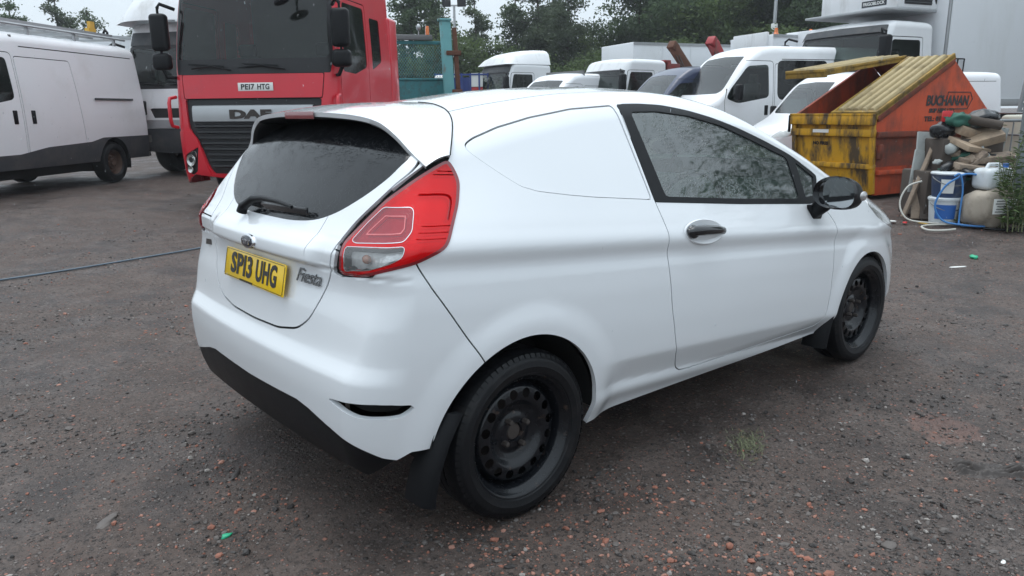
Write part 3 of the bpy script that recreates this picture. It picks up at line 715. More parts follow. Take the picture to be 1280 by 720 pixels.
for cx in (0.0, 2.489):
    for s in (-1, 1):
        steel_wheel(car, cx, s, yo=.826 if cx < 1 else .820)
        ln = MB(); ax, az, r_ = (-.012, .300, .372) if cx < 1 else (2.462, .285, .352)
        ln.lathe([(r_-.008, s*(.815 if cx < 1 else .79)), (r_-.004, s*.77), (r_, s*.55), (.05, s*.55)], c=(ax, 0, az), seg=40, a0=.02, a1=math.pi-.02); ln.build('arch_liner', 'seal', car, fix=False)
        fl = MB()
        if cx < 1: P_ = [(-.255, .500), (-.235, .505), (-.262, .44), (-.300, .33), (-.318, .20), (-.312, .145), (-.400, .165), (-.392, .30), (-.335, .42), (-.285, .49)]; y1 = .862
        else: P_ = [(2.150, .470), (2.17, .465), (2.145, .40), (2.12, .28), (2.105, .165), (2.06, .165), (2.045, .23), (2.075, .32), (2.12, .43)]; y1 = .858
        # flap: a thin curved sheet standing across behind the wheel
        G = []
        xs = [(.470, -.285), (.44, -.300), (.38, -.332), (.30, -.362), (.22, -.380), (.175, -.384)] if cx < 1 else [(.455, 2.175), (.40, 2.140), (.32, 2.105), (.24, 2.088), (.165, 2.080)]
        for z_, x_ in xs:
            w_ = np.interp(z_, [.145, .30, .45, .51], [.125, .115, .05, .015]); yo_ = np.interp(z_, [.14, .35, .5], [.842, .856, .868])
            G.append([(x_, s*yo_, z_), (x_-.012, s*(yo_-.004), z_), (x_-.030, s*(yo_-.03), z_), (x_-.034, s*(yo_-w_), z_), (x_-.026, s*(yo_-w_), z_), (x_-.006, s*(yo_-.03), z_), (x_, s*yo_, z_)])
        fl.grid(G); fl.build('mud_flap', 'black_trim', car, smooth=50, fix=False)
# floor pan, exhaust
ub = MB(); ub.box((1.2, 0, .30), (2.9, 1.30, .12)); ub.box((1.22, 0, .27), (1.55, 1.46, .05)); ub.box((-.30, 0, .34), (.4, 1.0, .10)); ub.build('floor_pan', 'seal', car, bevel=.02)
# interior
it = MB(); it.box((.62, 0, .80), (.05, 1.25, .85)); it.box((1.3, 0, .36), (1.6, 1.35, .04)); it.box((-.05, 0, .62), (.5, 1.2, .04)); it.build('cabin_floor', 'interior', car)
hd = MB(); hd.grid([[(x, y, float(car_H(np.array(x), np.array(y)))-.045) for y in np.linspace(-.44, .44, 9)] for x in np.linspace(-.2, 1.42, 14)]); hd.build('headlining', 'plate_white', car)
for y in (-.36, .36):
    S = MB(); S.box((1.12, y, .56), (.50, .50, .16)); S.box((.86, y, .86), (.14, .48, .62), (0, -.28, 0)); S.build('seat', 'seat_cloth', car, bevel=.05, seg=4)
    Hh = MB(); Hh.box((.745, y, 1.235), (.09, .26, .17), (0, -.2, 0)); Hh.build('headrest', 'seat_cloth', car, bevel=.03, seg=3)
ds = MB(); ds.prism([(1.72, .60), (1.66, .86), (1.76, .945), (2.00, .985), (2.22, 1.00), (2.25, .60)], -.66, .66); ds.build('dashboard', 'interior', car, bevel=.02)
sw = MB(); ctr = Vector((1.50, -.36, .90)); tl = rad(65)
ring = [ctr+Vector((math.cos(a)*.185*math.cos(tl), math.sin(a)*.185, math.cos(a)*.185*math.sin(tl))) for a in np.linspace(0, 2*math.pi, 40, endpoint=False)]
sw.tube(ring, .016, 8, closed=True)
for a in (math.pi/2, -math.pi/2, math.pi): sw.bar(ctr, ctr+Vector((math.cos(a)*.18*math.cos(tl), math.sin(a)*.18, math.cos(a)*.18*math.sin(tl))), .03, .02)
sw.ell(ctr, (.035, .07, .06)); sw.bar(ctr, ctr+Vector((.25, 0, -.08)), .06); sw.build('steering_wheel', 'interior', car, smooth=60)
# ================================================================ yard frame: D metres ahead of where the photographer stands, L metres to the right
FH = Vector((math.cos(YAW), math.sin(YAW), 0)); RH = Vector((math.sin(YAW), -math.cos(YAW), 0))
def ground_z(x, y):
    x, y = np.asarray(x, float), np.asarray(y, float); dx, dy = x-CAM.x, y-CAM.y; L_ = dx*RH.x+dy*RH.y; D_ = dx*FH.x+dy*FH.y
    dip = 1-.85*np.exp(-((L_+3.4)/2.2)**4)*(1-sst(D_, 13.5, 17))            # the yard lies lower where the red lorry stands
    return .18*sst(np.hypot(x-.6, y+.8), 4.2, 9.0)*dip
def yard(D, L, z=None):
    p = Vector((CAM.x, CAM.y, 0))+FH*D+RH*L; p.z = float(ground_z(p.x, p.y)) if z is None else z; return p
def head(hL, hD):
    v = RH*hL+FH*hD; return math.atan2(v.y, v.x)
MAT.update(
 van_white=M('van_white', (.80, .81, .825), .35, coat=.5, var=.02, vs_=1, dirt=(.68, .68, .67), ds=1.3, dlo=.5, dhi=.85),
 lorry_white=M('lorry_white', (.72, .73, .74), .45, coat=.2, var=.05, vs_=1, dirt=(.38, .37, .34), ds=2, dlo=.52, dhi=.85, streak=.3),
 lorry_red=M('lorry_red', (.60, .010, .026), .34, coat=.4, var=.06, vs_=1.5, dirt=(.46, .02, .035), ds=2.5, dlo=.55, dhi=.85),
 navy=M('navy', (.018, .028, .075), .32, coat=.6, var=.1),
 cladding=M('cladding', (.042, .045, .050), .6, var=.2, dirt=(.09, .085, .08), ds=3, dlo=.45, dhi=.8),
 grille_black=M('grille_black', (.013, .013, .015), .55, var=.2),
 silver=M('silver', (.40, .41, .42), .35, metal=.6, var=.08),
 lamp_glass=M('lamp_glass', (.50, .50, .48), .12, metal=.6, coat=1, var=.35, vs_=14, b=.2, bs=30),
 alu=M('alu', (.42, .43, .44), .45, metal=.7, var=.15),
 rust=M('rust', (.11, .045, .025), .85, var=.4, vs_=10),
 rim_brown=M('rim_brown', (.085, .052, .036), .8, var=.35, vs_=14),
 dark_glass=GLASS('dark_glass', (.10, .12, .12), .05, (.2, .22, .22), .15, 1.5, 60),
 cab_glass=GLASS('cab_glass', (.50, .62, .57), .015, (.35, .4, .4), .15, 1.55, 60),
 box_white=M('box_white', (.72, .74, .76), .5, var=.04, vs_=.6, dirt=(.60, .61, .60), ds=.9, dlo=.5, dhi=.9, streak=.25),
 beacon=M('beacon', (.75, .16, .01), .25, coat=1),
 cab_grey=M('cab_grey', (.16, .16, .16), .8, var=.1),
 red_truck=M('red_truck', (.22, .02, .02), .55, var=.2, dirt=(.09, .04, .03), ds=6, dlo=.45, dhi=.7),
)
def wheel(parent, c, s, R_, w, rim='rim_brown', name='wheel'):
    rr = R_*.58; W = MB(); y = c[1]
    W.lathe([(0, s*-.05), (R_*.16, s*-.04), (R_*.18, s*-.07), (R_*.36, s*-.10), (R_*.44, s*-.07), (R_*.50, s*-.12), (rr*.95, s*-.05), (rr, s*-.01), (rr+.01, s*-.02)], c=c, seg=32)
    for k in range(10):
        a = 2*math.pi*k/10; W.lathe([(0, s*-.045), (.016, s*-.05), (.016, s*-.10)], c=(c[0]+R_*.27*math.cos(a), y, c[2]+R_*.27*math.sin(a)), seg=6)
    w_ = W.build(name, rim, parent, fix=False)
    t = MB(); t.lathe([(rr, s*-.02), (rr+.03, s*.012), (R_*.8, s*.02), (R_*.93, s*.008), (R_*.985, s*-.03), (R_, s*-.05), (R_, s*(-w+.05)), (R_*.95, s*-w), (rr, s*-w)], c=c, seg=40); t.build('tyre', 'tyre', w_, fix=False)
    return w_
def hull_shell(F, lo, hi, core_lo, core_hi, res): return Hull(F, lo, hi, core_lo, core_hi, res)

def panel_van(name, label, D, L, hd, paint='van_white', LEN=6.0, h=2.60, group=None, glazed=False, res=.035, half=.985, side_lines=True, clad=True, cat='van', cab_only=False, parts=True):
    root = thing(name, label, cat, yard(D, L), head(*hd), group)
    fx, rx, wr = LEN-1.0, 1.15, .36
    def F(p):
        x, y, z = p[..., 0], p[..., 1], p[..., 2]; k = half/.985
        w = k*spl(z, [.25, .6, 1.0, 1.45, 2.0, 2.45, 2.75], [.93, .975, .985, .97, .925, .88, .83])-.28*np.clip(x-(LEN-1.1), 0, 2)**2
        hh = spl(x, [-.1, .15, .5, LEN-2.3, LEN-1.95, LEN-1.62, LEN-.92, LEN-.80, LEN-.35, LEN-.10, LEN+.1], [h-.06, h-.02, h, h, h-.03, h-.20, 1.50, 1.42, 1.20, 1.02, .80])-.07*y*y
        fs = np.abs(y)-w; ft = (z-hh)*.8; fr = .02+.05*(z-1.0)*(z > 1)-x; fn = x-(LEN-.10*(y/.8)**2-.05*np.abs(z-.75))
        return rmax(rmax(rmax(fs, fr, .07), fn, .16), ft, .11)
    Hh = Hull(F, (-.2, -1.2, .2), (LEN+.2, 1.2, h+.25), (1.0, 0, .9), (LEN-1.0, 0, 1.1), res)
    SD = lambda x, y, z, n: np.abs(n[:, 1]) > .35
    Hh.cut(lambda x, y, z: z-.40, 'void')
    for cx in (fx, rx): Hh.cut(lambda x, y, z: np.hypot(x-cx, (z-wr)*1.0)-.43, 'void', None, SD)
    if clad:
        zc = lambda x: np.interp(x, [0, rx-.6, rx+.3, rx+.62, LEN-2.6, LEN-2.0, LEN], [.80, .80, .80, .74, .70, .62, .60])
        Hh.cut(lambda x, y, z: z-zc(x), 'cladding', 'body', lambda x, y, z, n: (np.abs(n[:, 1]) > .35) | (x > LEN-.6) | (x < .3))
    wsb = [(LEN-1.72, h-.22), (LEN-.93, 1.49)]
    Hh.cut(AYZ(roundp([(0, h-.22), (.70, h-.25), (.80, 1.56), (.70, 1.50), (0, 1.49), (-.5, 1.49), (-.5, h-.22)], .05)), 'screen', 'body', lambda x, y, z, n: (n[:, 0] > .3) & (x > LEN-2.2))
    b0 = LEN-2.15
    cw = roundp([(b0+.12, h-.42), (b0+.62, h-.45), (LEN-1.12, 1.58), (LEN-1.02, 1.40), (LEN-1.30, 1.30), (b0+.10, 1.42)], .08)
    Hh.cut(XZ(cw), 'cab_window', 'body', SD)
    if glazed:
        Hh.cut(XZ(roundp([(b0-1.35, 1.42), (b0-.18, 1.36), (b0-.10, 1.46), (b0-.10, 2.12), (b0-.2, 2.17), (b0-1.35, 2.17)], .09)), 'side_window', 'body', SD)
        Hh.cut(XZ(roundp([(.25, 1.42), (b0-1.5, 1.42), (b0-1.5, 2.17), (.25, 2.17)], .09)), 'side_window', 'body', SD)
    door = roundp([(b0, h-.35), (b0+.68, h-.34), (LEN-1.08, 1.62), (LEN-.98, 1.35), (LEN-1.02, .95), (LEN-1.5, .78), (LEN-1.55, .48), (b0, .46)], .08)
    Hh.ring(XZ(door), .006, 'door', 'body', SD)
    if side_lines:
        sdoor = roundp([(b0-.04, .46), (b0-.04, h-.40), (b0-1.28, h-.40), (b0-1.42, .50), (b0-1.36, .46)], .05)
        Hh.ring(XZ(sdoor), .006, 'sliding_door', 'body', SD)
        Hh.refine(lambda x, y, z, n: (np.abs(n[:, 1]) > .35) & (np.abs(z-2.18) < .06) & (x < b0+.1) & (x > .1))
        Hh.cut(lambda x, y, z: np.abs(z-2.19)-.008, 'gap', ('body', 'sliding_door'), lambda x, y, z, n: (np.abs(n[:, 1]) > .35) & (x < b0-.2) & (x > .25))
    hl = roundp([(.50, .92), (.86, .98), (.86, 1.16), (.66, 1.10)], .03)
    Hh.cut(AYZ(hl), 'head_lamp', 'body', lambda x, y, z, n: x > LEN-.7)
    Hh.cut(AYZ([(-1, .72), (.58, .72), (.50, .98), (-1, .98)]), 'grille', ('body', 'cladding'), lambda x, y, z, n: (x > LEN-.4) & (n[:, 0] > .4))
    Hh.cut(XZ(roundp([(-.1, 1.0), (.07, 1.0), (.07, 1.42), (-.1, 1.42)], .02)), 'tail_lamp', 'body', lambda x, y, z, n: np.abs(y) > .70)
    if paint == 'lorry_white': pass
    Hh.out('body', 'body', paint, root); Hh.out('gap', 'panel_gap', 'seal', root, off=-.008, flange=0)
    Hh.out('cladding', 'cladding', 'cladding', root, off=.006); Hh.out('screen', 'windscreen', 'screen', root, off=-.004)
    Hh.out('grille', 'grille', 'grille_black', root, off=-.01)
    for W_ in (RIGHT, LEFT):
        s = -1 if W_ is RIGHT else 1
        d = Hh.out('door', 'cab_door', paint, root, where=W_); Hh.out('cab_window', 'window_pane', 'dark_glass' if not glazed else 'cab_glass', d, off=-.004, where=W_)
        if glazed: Hh.out('side_window', 'side_window', 'dark_glass', root, off=-.002, where=W_)
        sdo = Hh.out('sliding_door', 'sliding_door', paint, root, where=W_)
        for hx, par in ((b0+.16, d), (b0-.22, sdo)):
            if par is None: continue
            k = MB(); k.box((hx, s*(half-.002), 1.16), (.085, .022, .20)); k.build('door_handle', 'black_trim', par, bevel=.01, seg=3)
        mm = MB(); mm.bar((LEN-1.22, s*.93, 1.42), (LEN-1.20, s*1.10, 1.45), .06, .05); mo = mm.build('mirror_arm', 'black_trim', d, bevel=.01)
        mm = MB(); mm.box((LEN-1.20, s*1.15, 1.52), (.12, .17, .32)); mo2 = mm.build('mirror_housing', 'black_trim', mo, bevel=.04, seg=3)
        mm = MB(); mm.box((LEN-1.265, s*1.15, 1.52), (.006, .13, .26)); mm.build('mirror_glass', 'mirror', mo2, bevel=.002)
        Hh.out('head_lamp', 'head_lamp', 'lamp_glass', root, where=W_); Hh.out('tail_lamp', 'tail_lamp', 'red_dark', root, where=W_)
        for cx in (fx, rx):
            wheel(root, (cx, s*(half-.03), wr), s, wr, .22)
            ln = MB(); ln.lathe([(.44, s*(half-.01)), (.45, s*.62), (.05, s*.62)], c=(cx, 0, wr), seg=24, a0=-.3, a1=math.pi+.3); ln.build('arch_liner', 'seal', root, fix=False)
        if side_lines and not glazed:
            st = MB(); st.box((1.15 if LEN > 5.5 else 1.0, s*(half+.002), 1.45), (1.1, .02, .035)); st.build('door_rail', 'cladding', root, bevel=.004)
    fl = MB(); fl.box((LEN/2, 0, .42), (LEN-3.1, 1.6, .34)); fl.box((LEN/2, 0, .50), (LEN-.8, .9, .18)); fl.build('floor_pan', 'seal', root)  # floor, plus a lower dark block standing in for the shadow under the van
    it = MB(); it.prism([(LEN-1.35, .8), (LEN-1.40, 1.36), (LEN-1.0, 1.44), (LEN-.85, 1.38), (LEN-.8, .8)], -.82, .82); it.build('dashboard', 'interior', root)
    if not glazed:
        it = MB(); it.box((b0-.1, 0, 1.4), (.04, 1.76, 1.9)); it.build('bulkhead', 'cab_grey', root)
    for y in (-.45, .45):
        S = MB(); S.box((b0+.45, y, 1.02), (.5, .5, .16)); S.box((b0+.20, y, 1.38), (.14, .48, .68), (0, -.15, 0)); S.box((b0+.14, y, 1.82), (.09, .26, .18)); S.build('seat', 'seat_cloth', root, bevel=.04, seg=3)
    return root

van = panel_van('panel_van', 'white panel van with dark lower cladding and a roof rack of ladders', 15.0, -7.92, (-.10, -.995), h=2.44, LEN=5.45)
# roof rack, ladders and roof lamp on the van
rk = MB()
for x in (.5, 1.6, 2.7, 3.5): rk.bar((x, -.80, 2.50), (x, .80, 2.50), .04, .04); rk.bar((x, .78, 2.36), (x, .78, 2.50), .04); rk.bar((x, -.78, 2.36), (x, -.78, 2.50), .04)
for y in (-.80, .80): rk.tube([(.2, y, 2.52), (3.8, y, 2.52)], .022)
rko = rk.build('roof_rack', 'alu', van)
def ladder(parent_pos, rz, label):
    t = thing('ladder', label, 'ladder', parent_pos, rz, 'ladders on the van roof')
    for s in (-1, 1):
        r_ = MB(); r_.bar((-1.6, s*.19, 0), (1.7, s*.19, 0), .03, .07); r_.build('rail', 'alu', t)
    for k in range(11):
        r_ = MB(); r_.tube([(-1.5+.3*k, -.19, 0), (-1.5+.3*k, .19, 0)], .014, 6); r_.build('rung', 'alu', t)
    return t
def on(root, v): return root.matrix_basis @ Vector(v)
van_m = Matrix.Translation(van.location) @ Matrix.Rotation(van.rotation_euler.z, 4, 'Z')
ladder(van_m @ Vector((2.0, .52, 2.565)), van.rotation_euler.z+.01, 'aluminium ladder lying along the open edge of the van roof rack')
ladder(van_m @ Vector((1.9, -.25, 2.565)), van.rotation_euler.z-.02, 'aluminium ladder lying along the middle of the van roof rack')
cl = MB(); cl.box((.0, 0, .10), (.12, .06, .20)); cl.box((.03, 0, .05), (.20, .08, .06)); o = cl.build('ladder_clamp', M('clamp_yellow', (.62, .36, .05), .5)); o.location = van_m @ Vector((.75, .55, 2.60)); o.rotation_euler = (0, 0, van.rotation_euler.z); tag(o, 'yellow ladder clamp standing at the rear of the van roof rack', 'clamp')
cl = MB(); cl.tube([(-.05, 0, 0), (-.05, 0, .12), (0, 0, .17), (.05, 0, .12), (.05, 0, 0)], .022); o = cl.build('strap_hoop', 'black_trim'); o.location = van_m @ Vector((.35, .55, 2.53)); o.rotation_euler = (0, 0, van.rotation_euler.z+1.2); tag(o, 'small black strap hoop at the rear end of the van roof rack', 'hoop')

# ---------------------------------------------------------------- lorry cabs
def truck_cab(root, w=2.4, ln=2.1, h=3.05, paint='lorry_white', ws=(2.15, 2.85), cowl=1.95, visor=None, res=.04, deep=True, door_x=(-.35, -1.45), win=(1.98, 2.75), arch=True, low='paint', rear_win=None, body=None):
    hw = w/2
    def F(p):
        x, y, z = p[..., 0], p[..., 1], p[..., 2]
        ww = hw-.05*sst(z, 2.0, h)-.02*sst(-z, -1.0, -.4)
        fn = x-(spl(z, [.3, .6, 1.2, cowl, ws[1], h], [-.10, -.02, 0, -.05, -.28, -.48])-.13*(y/hw)**2)
        fr = -ln-x; ft = z-(h-.05*(y/hw)**2-.03*(x+ln/2)**2); fb = .32-z
        return rmax(rmax(rmax(np.abs(y)-ww, fn, .17), fr, .05), ft, .14)
    Hh = Hull(F, (-ln-.2, -hw-.2, .2), (.2, hw+.2, h+.25), (-ln+.8, 0, 1.2), (-.8, 0, h-1.0), res)
    SD = lambda x, y, z, n: (np.abs(n[:, 1]) > .6)
    FR = lambda x, y, z, n: n[:, 0] > .25
    Hh.cut(lambda x, y, z: z-.36, 'void')
    if arch: Hh.cut(lambda x, y, z: np.maximum(np.hypot(x+1.42, z-.50)-.62, -99), 'void', None, SD); Hh.cut(lambda x, y, z: np.maximum(z-.72, x+1.3), 'void', None, lambda x, y, z, n: x < -1.2)
    scr = roundp([(-1, ws[0]), (hw-.14, ws[0]+.01), (hw-.10, ws[0]+.06), (hw-.16, ws[1]-.03), (hw-.22, ws[1]), (-1, ws[1])], .03)
    Hh.cut(AYZ([(-1, cowl), (hw-.09, cowl), (hw-.06, ws[0]), (hw-.10, ws[1]+.03), (hw-.2, ws[1]+.06), (-1, ws[1]+.06)]), 'screen_rim', 'body', FR)
    Hh.cut(AYZ(scr), 'screen', ('screen_rim', 'body'), FR)
    dr = roundp([(door_x[0], .95), (door_x[0]+.03, cowl), (door_x[0]-.14, win[1]+.06), (door_x[1], win[1]+.06), (door_x[1], .95)], .06)
    Hh.ring(XZ(dr), .008, 'door', 'body', SD)
    wn = roundp([(door_x[0]-.07, win[0]), (door_x[0]-.22, win[1]), (door_x[1]+.07, win[1]), (door_x[1]+.07, win[0]+.10), ((door_x[0]+door_x[1])/2, win[0]-.02)], .06)
    Hh.cut(XZ(wn), 'cab_window', 'door', SD)
    if rear_win: Hh.cut(XZ(roundp(rear_win, .05)), 'rear_window', 'body', SD)
    return Hh, SD, FR
def cab_finish(Hh, root, paint, hw, ws, cowl, ln, h, fx=-1.42):
    Hh.out('body', 'cab_shell', paint, root, flange=.03); Hh.out('gap', 'panel_gap', 'seal', root, off=-.01, flange=0)
    Hh.out('screen_rim', 'screen_surround', 'grille_black', root, off=-.002); Hh.out('screen', 'windscreen', 'cab_glass', root, off=-.005)
    for W_ in (RIGHT, LEFT):
        d = Hh.out('door', 'cab_door', paint, root, where=W_)
        Hh.out('cab_window', 'window_pane', 'cab_glass', d, off=-.006, where=W_); Hh.out('rear_window', 'side_window', 'dark_glass', root, off=-.006, where=W_)
        s = -1 if W_ is RIGHT else 1
        k = MB(); k.box(((-1.28), s*(hw+.002), 1.42), (.20, .03, .05)); k.build('door_handle', 'black_trim', d, bevel=.01)
    it = MB(); it.prism([(-.62, .9), (-.62, cowl+.02), (-.30, cowl+.10), (-.22, cowl-.05), (-.2, .9)], -hw+.12, hw-.12); it.build('dashboard', 'interior', root)
    bw = MB(); bw.box((-ln+.10, 0, (h+1.2)/2), (.03, hw*2-.2, h-1.4)); bw.box((-ln+.9, 0, 1.1), (ln-.4, hw*2-.2, .05)); bw.build('cab_lining', 'cab_grey', root)
    for y in (-.62, .62):
        S = MB(); S.box((-.95, y, 1.50), (.5, .5, .16)); S.box((-1.20, y, 1.90), (.14, .48, .72), (0, -.12, 0)); S.box((-1.26, y, 2.36), (.09, .28, .2)); S.build('seat', 'seat_cloth', root, bevel=.04, seg=3)
    sw = MB(); ctr = Vector((-.62, -.62, 1.98)); sw.tube([ctr+Vector((math.cos(a)*.10, math.sin(a)*.22, math.cos(a)*.18)) for a in np.linspace(0, 6.28, 24, endpoint=False)], .015, 6, closed=True); sw.build('steering_wheel', 'interior', root)
def truck_mirrors(root, hw, z0=2.05, x=-.20, out=.30, big=(.62, .40)):
    for s in (-1, 1):
        yb = s*(hw-.06); ym = s*(hw+out*.55)
        a = MB(); a.tube([(x-.10, yb, z0+.80), (x+.06, s*(hw+.06), z0+.86), (x+.06, ym, z0+.80)], .026, 8); a.tube([(x-.10, yb, z0-.16), (x+.06, s*(hw+.05), z0-.16), (x+.06, ym, z0-.05)], .026, 8); a.tube([(x+.06, ym, z0+.80), (x+.06, ym, z0-.05)], .018, 8)
        ao = a.build('mirror_arm', 'black_trim', root, smooth=60)
        m1 = MB(); m1.box((x+.06, ym, z0+.47), (.15, .25, .52)); mo = m1.build('mirror_housing', 'black_trim', ao, bevel=.06, seg=4)
        m2 = MB(); m2.box((x-.018, ym, z0+.47), (.006, .19, .44)); m2.build('mirror_glass', 'mirror', mo, bevel=.002)
        m3 = MB(); m3.box((x+.06, ym, z0+.06), (.16, .26, .24)); mo = m3.build('mirror_housing', 'black_trim', ao, bevel=.06, seg=4)
        m4 = MB(); m4.box((x-.023, ym, z0+.06), (.006, .20, .17)); m4.build('mirror_glass', 'mirror', mo, bevel=.002)
def cab_wheels(root, hw, xs=(-1.42,), R_=.50, z0=0):
    for x in xs:
        for s in (-1, 1): wheel(root, (x, s*(hw-.06), R_+z0), s, R_, .30)
def wipers(root, z, hw, x=-.02):
    for y0, y1 in ((.55, -.15), (-.25, -.85)):
        b = MB(); b.tube([(x, y0, z), (x-.0, (y0+y1)/2, z+.06), (x-.04, y1, z+.03)], .012, 6); b.bar((x-.01, y0-.10, z+.05), (x-.05, y1-.05, z+.09), .012, .025); b.build('wiper', 'black_trim', root)

# the red lorry
RZ = 0
red = thing('red_lorry', 'red lorry cab with dark windscreen, black grille and silver badge bar', 'lorry', yard(10.75, -3.60, .03), head(-.17, -.985)); red.scale = (1, 1, .96)
hwR = 1.23
Hh, SD, FR = truck_cab(red, 2.46, 2.55, 3.45, ws=(2.15, 3.20), cowl=1.95, res=.030, win=(1.98, 2.95), rear_win=[(-1.62, 2.05), (-1.62, 2.85), (-2.05, 2.85), (-2.05, 2.20)])
g = roundp([(-1, 1.60), (1.02, 1.60), (.99, 1.18), (.86, 1.02), (.74, .66), (.66, .52), (-1, .52)], .03)
Hh.cut(AYZ(g), 'grille', 'body', FR)
Hh.ring(AYZ(roundp([(-2, 1.605), (1.03, 1.605), (1.06, 1.95), (-2, 1.95)], .02)), .006, 'bonnet_flap', 'body', FR)
Hh.cut(AYZ([(.985, .36), (1.4, .36), (1.4, 1.14), (.88, 1.14), (.76, .66), (.70, .50), (.70, .36)]), 'bumper', 'body', lambda x, y, z, n: x > -.62)
Hh.cut(AYZ([(-1, .36), (.70, .36), (.70, .52), (-1, .52)]), 'bumper', 'body', FR)
Hh.cut(AYZ(roundp([(.86, .92), (1.10, .80), (1.15, .55), (1.02, .50), (.92, .56)], .025)), 'head_lamp', 'bumper', lambda x, y, z, n: x > -.5)
Hh.cut(AYZ(roundp([(.88, .46), (1.08, .47), (1.10, .40), (.90, .385)], .015)), 'fog_lamp', 'bumper', lambda x, y, z, n: x > -.5)
cab_finish(Hh, red, 'lorry_red', hwR, (2.15, 3.20), 1.95, 2.55, 3.45)
gr = Hh.out('grille', 'grille', 'grille_black', red, off=-.03, flange=0); fp = Hh.out('bonnet_flap', 'bonnet_flap', 'lorry_red', red)
bp = Hh.out('bumper', 'bumper', 'lorry_red', red, off=.012, flange=.03)
for W_ in (RIGHT, LEFT):
    s = -1 if W_ is RIGHT else 1
    hlo = Hh.out('head_lamp', 'head_lamp', 'grille_black', red, off=-.01, where=W_)
    for yy, zz, rr_ in ((1.02, .72, .085), (.965, .80, .055), (1.04, .585, .05)):
        k = MB(); k.lathe([(0, -.02), (rr_*.5, -.012), (rr_*.9, .006), (rr_, .012), (rr_*1.05, .0)], c=(0, 0, 0), axis='x', seg=20); o_ = k.build('lamp_reflector', 'lamp_glass', hlo); o_.data.transform(Matrix.Translation((-.10, s*yy, zz)) @ Matrix.Rotation(s*.35, 4, 'Z'))
    Hh.out('fog_lamp', 'fog_lamp', 'lamp_glass', red, off=.004, where=W_)
def front_x(y, z): return float(np.interp(z, [.3, .6, 1.2, 1.95, 2.9], [-.10, -.02, 0, -.05, -.28]))-.13*(y/1.2)**2
bar = MB(); bar.grid([[(front_x(y, z)+b, y, z) for (z, b) in ((1.275, -.02), (1.285, .028), (1.36, .036), (1.46, .036), (1.505, .026), (1.515, -.02))] for y in np.linspace(-.90, .90, 19)]); bo = bar.build('badge_bar', 'silver', gr, fix=False)
text('DAF', .20, 'steel_dull', bo, frame4((front_x(0, 1.39)+.042, .02, 1.385), (0, 1, 0), (0, 0, 1)), bold=.012, extrude=.004, fit=(.62, .13))
for k in range(8):
    z = 1.215-.082*k; hw_ = float(np.interp(z, [.55, .66, 1.02, 1.25], [.60, .68, .82, .90]))
    sl = MB(); sl.grid([[(front_x(y, z)+b, y, z+c) for (b, c) in ((-.03, .028), (.008, .018), (.012, -.010), (-.03, -.026))] for y in np.linspace(-hw_, hw_, 13)]); sl.build('grille_slat', 'grille_black', gr, fix=False)
pm = frame4((front_x(0, 1.76)+.006, .10, 1.765), (0, 1, 0), (-.03, 0, 1)); p_ = MB(); p_.box((0, 0, 0), (.52, .115, .008)); po = p_.build('number_plate', 'plate_white', fp, bevel=.004); po.data.transform(pm)
text('PEI7', .10, 'ink', po, pm @ Matrix.Translation((-.112, 0, .0055)), bold=.003, extrude=.0006, space=1.06, fit=(.20, .079))
text('HTG', .10, 'ink', po, pm @ Matrix.Translation((.118, 0, .0055)), bold=.003, extrude=.0006, space=1.06, fit=(.178, .079))
truck_mirrors(red, hwR, 2.08, out=.18); wipers(red, 2.00, hwR, -.03)
for s in (-1, 1):
    gh = MB(); gh.tube([(-.20, s*1.235, 1.20), (-.10, s*1.255, 1.22), (-.08, s*1.26, 1.30), (-.08, s*1.26, 1.55), (-.10, s*1.255, 1.62), (-.22, s*1.235, 1.64)], .026, 8); gh.build('grab_handle', 'lorry_red', red, smooth=60)
    st = MB(); st.prism([(-.45, .62), (-.42, .95), (-1.0, 1.0), (-.95, .62)], s*1.05, s*1.245); st.build('step_panel', 'lorry_red', red, bevel=.03)
    df = MB(); df.prism([(-2.50, .85), (-2.44, 2.95), (-2.85, 2.95), (-2.95, .85)], s*1.05, s*1.24); df.build('side_deflector', 'lorry_red', red, bevel=.05, seg=3)
    wa = MB(); wa.lathe([(.62, s*1.0), (.66, s*1.0), (.66, s*1.25), (.62, s*1.25), (.62, s*1.0)], c=(-1.42, 0, .50), seg=24, a0=.1, a1=math.pi-.05); wa.build('wheel_arch', 'grille_black', red)
rf = MB(); rf.prism([(-.75, 3.40), (-.95, 3.60), (-1.6, 3.9), (-2.5, 4.0), (-2.5, 3.40)], -1.05, 1.05); rf.build('roof_deflector', 'lorry_red', red, bevel=.12, seg=4)
vz = MB(); vz.box((-.22, 0, 3.30), (.22, 2.1, .16), (0, .35, 0)); vz.build('sun_visor', 'grille_black', red, bevel=.04)
vm = MB(); vm.tube([(-.24, .60, 3.25), (-.02, .62, 3.15), (.08, .62, 2.98)], .02); vm.ell((.09, .66, 2.92), (.07, .16, .065), rot=(.5, 0, 0)); vm.build('front_mirror', 'black_trim', red, smooth=60)
cab_wheels(red, hwR)
ch = MB(); ch.box((-3.6, 0, .85), (5.0, .9, .25)); ch.box((-3.4, -.95, .65), (1.0, .5, .5)); ch.build('chassis', 'seal', red)
for s in (-1, 1): wheel(red, (-4.9, s*1.1, .50), s, .50, .5)
tb = MB(); tb.tube([(-.02, 1.02, .58), (.06, 1.0, .58), (.07, .90, .60)], .016); tb.build('tow_cable', 'black_trim', red)

